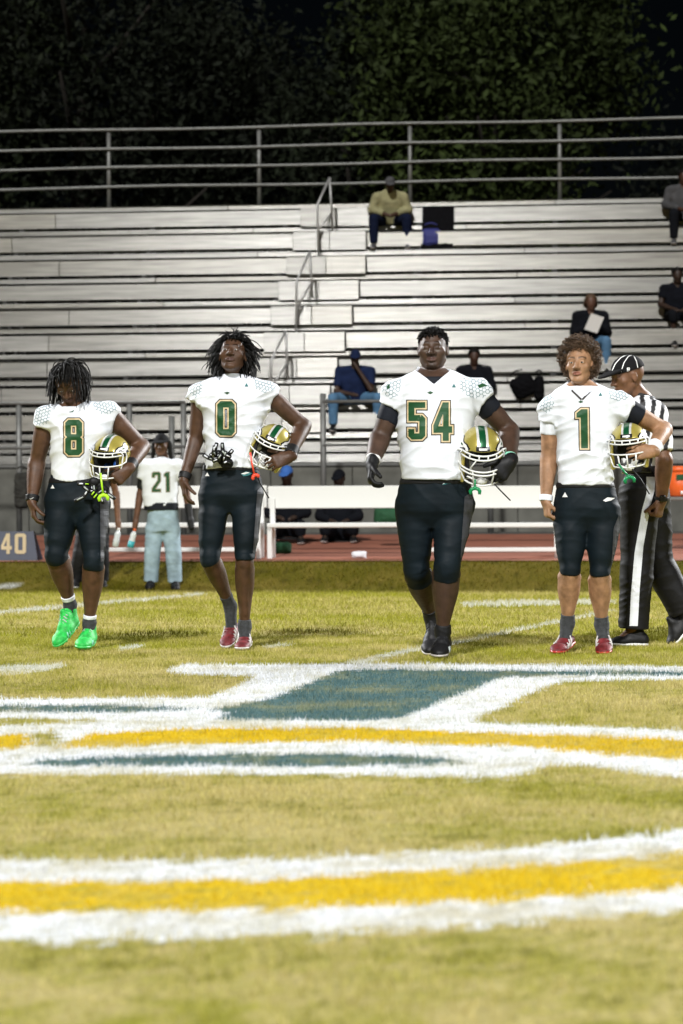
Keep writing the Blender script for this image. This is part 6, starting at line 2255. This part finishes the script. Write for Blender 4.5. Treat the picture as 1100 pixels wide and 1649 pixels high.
# ------------------------------------------------------------------ loose things
def sack(px, py, s, rx, rz, ry, m, label, name='duffel_bag', cat='bag', strap=True, ground=True, tilt=0):
    a, d = AS(px, s); c = A3(P(px, py, d))
    if ground: c[2] = float(gz(s)) + rz
    B = np.eye(3)
    if tilt: B = np.array([(math.cos(tilt), 0, math.sin(tilt)), (0, 1, 0), (-math.sin(tilt), 0, math.cos(tilt))])
    g = Grid(c - [rx * 1.3 + .05, ry * 1.3 + .05, rz * 1.3 + .05], c + [rx * 1.3 + .05, ry * 1.3 + .05, rz * 1.3 + .05], max(.008, rx / 16), 0)
    g.put(rbox(c, B, (rx, ry, rz), min(rx, ry, rz) * .75), 0)
    g.put(rbox(c + B[2] * rz * .1 - [0, ry * .7, 0], B, (rx * .7, ry * .5, rz * .5), min(rx, ry, rz) * .4), .02)
    r_, X, Y, Z = g.sl((-999,) * 3, (999,) * 3)
    g.F += (-waves(X, Y, Z, [((.6, .1, 1), 14, .01), ((-.7, .1, .6), 12, .01)], int(px))).astype(f32)
    loc = (c[0], c[1], c[2] - rz)
    o = sdf_obj(name, g, M[m], None, (0, 0, 0))
    tag(o, label, cat)
    if strap: MB().tube([tuple(c + B[0] * rx * t + B[2] * (rz + .09 * (1 - t * t)) + A3((0, -.02, 0))) for t in np.linspace(-.6, .6, 7)], .012, 6).build('strap', M[m], o, (0, 0, 0), True)
    return o


M['murk'] = mat('faded_dark_fabric', (.03, .03, .025), .95, noise=.5, nscale=9)
M['royal'] = mat('royal_blue_fabric', (.02, .025, .16), .7)
M['green_fab'] = mat('green_fabric', (.008, .07, .025), .8, noise=.2)
M['dim_fab'] = mat('dark_fabric', (.004, .004, .005), .95, spec=.1, noise=.3)
s6, z6 = row(6)


def on_row(px, py, k, ds, rx, rz, ry, m, label, **kw):
    s, z = row(k)
    o = sack(px, py, s + ds, rx, rz, ry, m, label, ground=False, **kw)
    return o


a, d = AS(694, s6 + .25)
on_row(694, 388, 6, .22, .17, .2, .13, 'royal', 'blue backpack beside the khaki spectator\'s feet', name='backpack')
# dark blanket draped over two rows
s7, z7 = row(7); s8, z8 = row(8)
a0, _ = AS(682, s7); a1, _ = AS(733, s7)
mb = MB()
xf = lambda a, s, z: FP(a, s, z)
pts = [(s8 + .1, z8 - .0), (s7 + .085, z8 - .03), (s7 + .05, z7 + .12), (s7 - .025, z7 + .1), (s7 - .03, z7 - .04), (s7 - .31, z6 + .16), (s7 - .33, z6 + .1)]
n = 9
for i in range(n + 1):
    a_ = a0 + (a1 - a0) * i / n
    for (s, z) in pts: mb.v.append(tuple(FP(a_, s - .012 * math.sin(i * 2.1), z)))
    for (s, z) in pts: mb.v.append(tuple(FP(a_, s - .012 * math.sin(i * 2.1) - .014, z + .012)))
k_ = len(pts)
for i in range(n):
    for j in range(k_ - 1):
        b0, b1 = i * 2 * k_ + j, (i + 1) * 2 * k_ + j
        mb.f.append((b0, b1, b1 + 1, b0 + 1)); mb.m.append(0)
        mb.f.append((b0 + k_, b0 + k_ + 1, b1 + k_ + 1, b1 + k_)); mb.m.append(0)
tag(mb.build('blanket', M['dim_fab'], None, tuple(FP(a0, s7, z7)), True), 'black blanket draped over two rows beside the blue backpack', 'blanket')
on_row(843, 622, 0, .1, .18, .17, .12, 'dim_fab', 'slanting black bag on a bleacher row left of number 1', name='tote_bag', tilt=.5)
on_row(868, 625, 0, .1, .07, .18, .1, 'dim_fab', 'narrow black bag against the shoulder of number 1', name='tote_bag')
sack(36, 790, 34.3, .11, .26, .09, 'murk', 'dark bag hanging on the railing left of the bowed player', ground=False, name='hanging_bag')
sack(452, 868, 29.2, .13, .07, .1, 'green_fab', 'dark green pouch lying under the bench beside number 0', strap=False, name='pouch')
sack(634, 832, 30.6, .25, .14, .12, 'green_fab', 'green bag behind the bench beside the heavyset player', ground=False)
sack(1062, 888, 29.0, .12, .05, .1, 'green_fab', 'green cloth heap on the track behind the referee', strap=False, name='cloth_heap', cat='cloth')
sack(578, 893, 28.3, .085, .04, .08, 'white_cloth', 'crumpled white towel on the edge of the track', strap=False, name='towel', cat='towel')


def cooler():
    s = 29.5; a, d = AS(1094, s); zg = float(gz(s)); q = P(1094, HOR, d); X, Y = q.x, q.y
    zt = P(1094, 800, d).z
    t = empty('cooler_stand', (X, Y, zg), 'grey metal stand carrying the orange drinks cooler at the right edge', 'table')
    MB().box((X - .3, Y - .25, zt - .04), (X + .3, Y + .25, zt), .008).build('table_top', M['galv'], t, (X, Y, zg))
    for qx, qy in ((-.26, -.2), (.26, -.2), (-.26, .2), (.26, .2)):
        MB().box((X + qx - .025, Y + qy - .025, zg), (X + qx + .025, Y + qy + .025, zt - .042), .004).build('leg', M['galv'], t, (X, Y, zg))
    c = empty('drinks_cooler', (X, Y, zt), 'round orange drinks cooler on the grey stand', 'cooler')
    MB().tube([(X, Y, zt + .002), (X, Y, zt + .02), (X, Y, zt + .3)], [.13, .15, .165], 20).build('barrel', M['orange'], c, (X, Y, zt), True)
    MB().tube([(X, Y, zt + .302), (X, Y, zt + .35), (X, Y, zt + .37)], [.172, .172, .13], 20).build('lid', M['orange'], c, (X, Y, zt), True)
    MB().tube([(X, Y - .155, zt + .06), (X, Y - .2, zt + .06), (X, Y - .2, zt + .03)], .013, 8).build('tap', M['white'], c, (X, Y, zt), True)
    MB().box((X - .06, Y - .168, zt + .2), (X + .06, Y - .155, zt + .27), .004).build('label_patch', M['green_fab'], c, (X, Y, zt))


cooler()


def marker():
    s = 27.9; a0, d = AS(-14, s); a1, _ = AS(60, s)
    zg = float(gz(s)); zt = FZ(20, 856, s)
    M['navy_vinyl'] = mat('navy_vinyl', (.012, .022, .06), .5, noise=.2)
    base = FP((a0 + a1) / 2, s, zg)
    e = empty('yard_marker', base, 'navy sideline yard marker reading 40', 'marker')
    mb = MB(); n = 0
    a1t = a1 - .07
    for a, z in ((a0, zg + .004), (a1, zg + .004), (a1t, zt), (a0 + .03, zt)):
        mb.v.append(tuple(FP(a, s + (.0 if z < zg + .1 else .1), z)))
    for a, z in ((a0, zg + .004), (a1, zg + .004), (a1t, zt), (a0 + .03, zt)):
        mb.v.append(tuple(FP(a, s + (.3 if z < zg + .1 else .16), z)))
    mb.f += [(0, 1, 2, 3), (5, 4, 7, 6), (1, 5, 6, 2), (4, 0, 3, 7), (3, 2, 6, 7), (4, 5, 1, 0)]; mb.m += [0] * 6
    o = mb.build('wedge', M['navy_vinyl'], e, base)
    bv = BVHTree.FromPolygons(mb.v, mb.f)
    for gl in (glyph('4', 2, 859, 17, 33, 6), glyph('0', 24, 859, 18, 33, 5.5)):
        Decal(bv, px_ray).add(gl, 0, .006, 20).build('numeral', [M['cream']], o, base)


marker()

# gloves tucked in waistbands
def tucked(px, py, d, label, mats, seed, spread, n=9, L=.1):
    r = random.Random(seed); c = P(px, py, d)
    e = empty('glove_pair', c, label, 'gloves')
    mb = MB(); mb.ball(c, (.045, .02, .024), 12, 8); mb.ball(c + Vector((.03, -.008, -.03)), (.04, .02, .035), 10, 7); mb.ball(c + Vector((-.02, -.012, .02)), (.035, .02, .03), 10, 7)
    mb.build('palm', M[mats[0]], e, c, True)
    for i in range(n):
        a = spread[0] + (spread[1] - spread[0]) * i / (n - 1) + r.uniform(-.35, .35)
        p0 = c + Vector((r.uniform(-.06, .06), -.022 * (i % 3), r.uniform(-.03, .03))); k = r.uniform(.6, 1.15) * L
        b = a + r.uniform(-.9, .9)
        p1 = p0 + Vector((math.cos(a) * k * .5, -.02, math.sin(a) * k * .5)); p2 = p1 + Vector((math.cos(b) * k * .5, .004 - .012 * r.random(), math.sin(b) * k * .5))
        MB().tube([p0, p1, p2, p2 + (p2 - p1) * .1], [.0125, .0125, .0115, .006], 8).build('finger', M[mats[0]], e, c, True)
        q = Vector((0, -.0085, 0))
        for u0, u1 in ((.1, .8),):
            MB().tube([p0.lerp(p1, u0) + q, p0.lerp(p1, u1) + q], .0056, 6).build('finger_print', M[mats[1 + i % (len(mats) - 1)]], e, c, True)
            MB().tube([p1.lerp(p2, u0) + q, p1.lerp(p2, u1) + q], .005, 6).build('finger_print', M[mats[1 + (i + 1) % (len(mats) - 1)]], e, c, True)
    return e


tucked(357, 738, 14.15, 'black and white gloves tucked into the waistband of number 0', ['glove', 'white_cloth', 'grey_lace'], 4, (.3, 2.9), 16, .062)
tucked(157, 782, 14.08, 'black gloves with lime and white trim hanging at the hip of the bowed player', ['glove', 'lime', 'white_cloth', 'grey_lace'], 7, (3.2, 5.4), 8, .11)
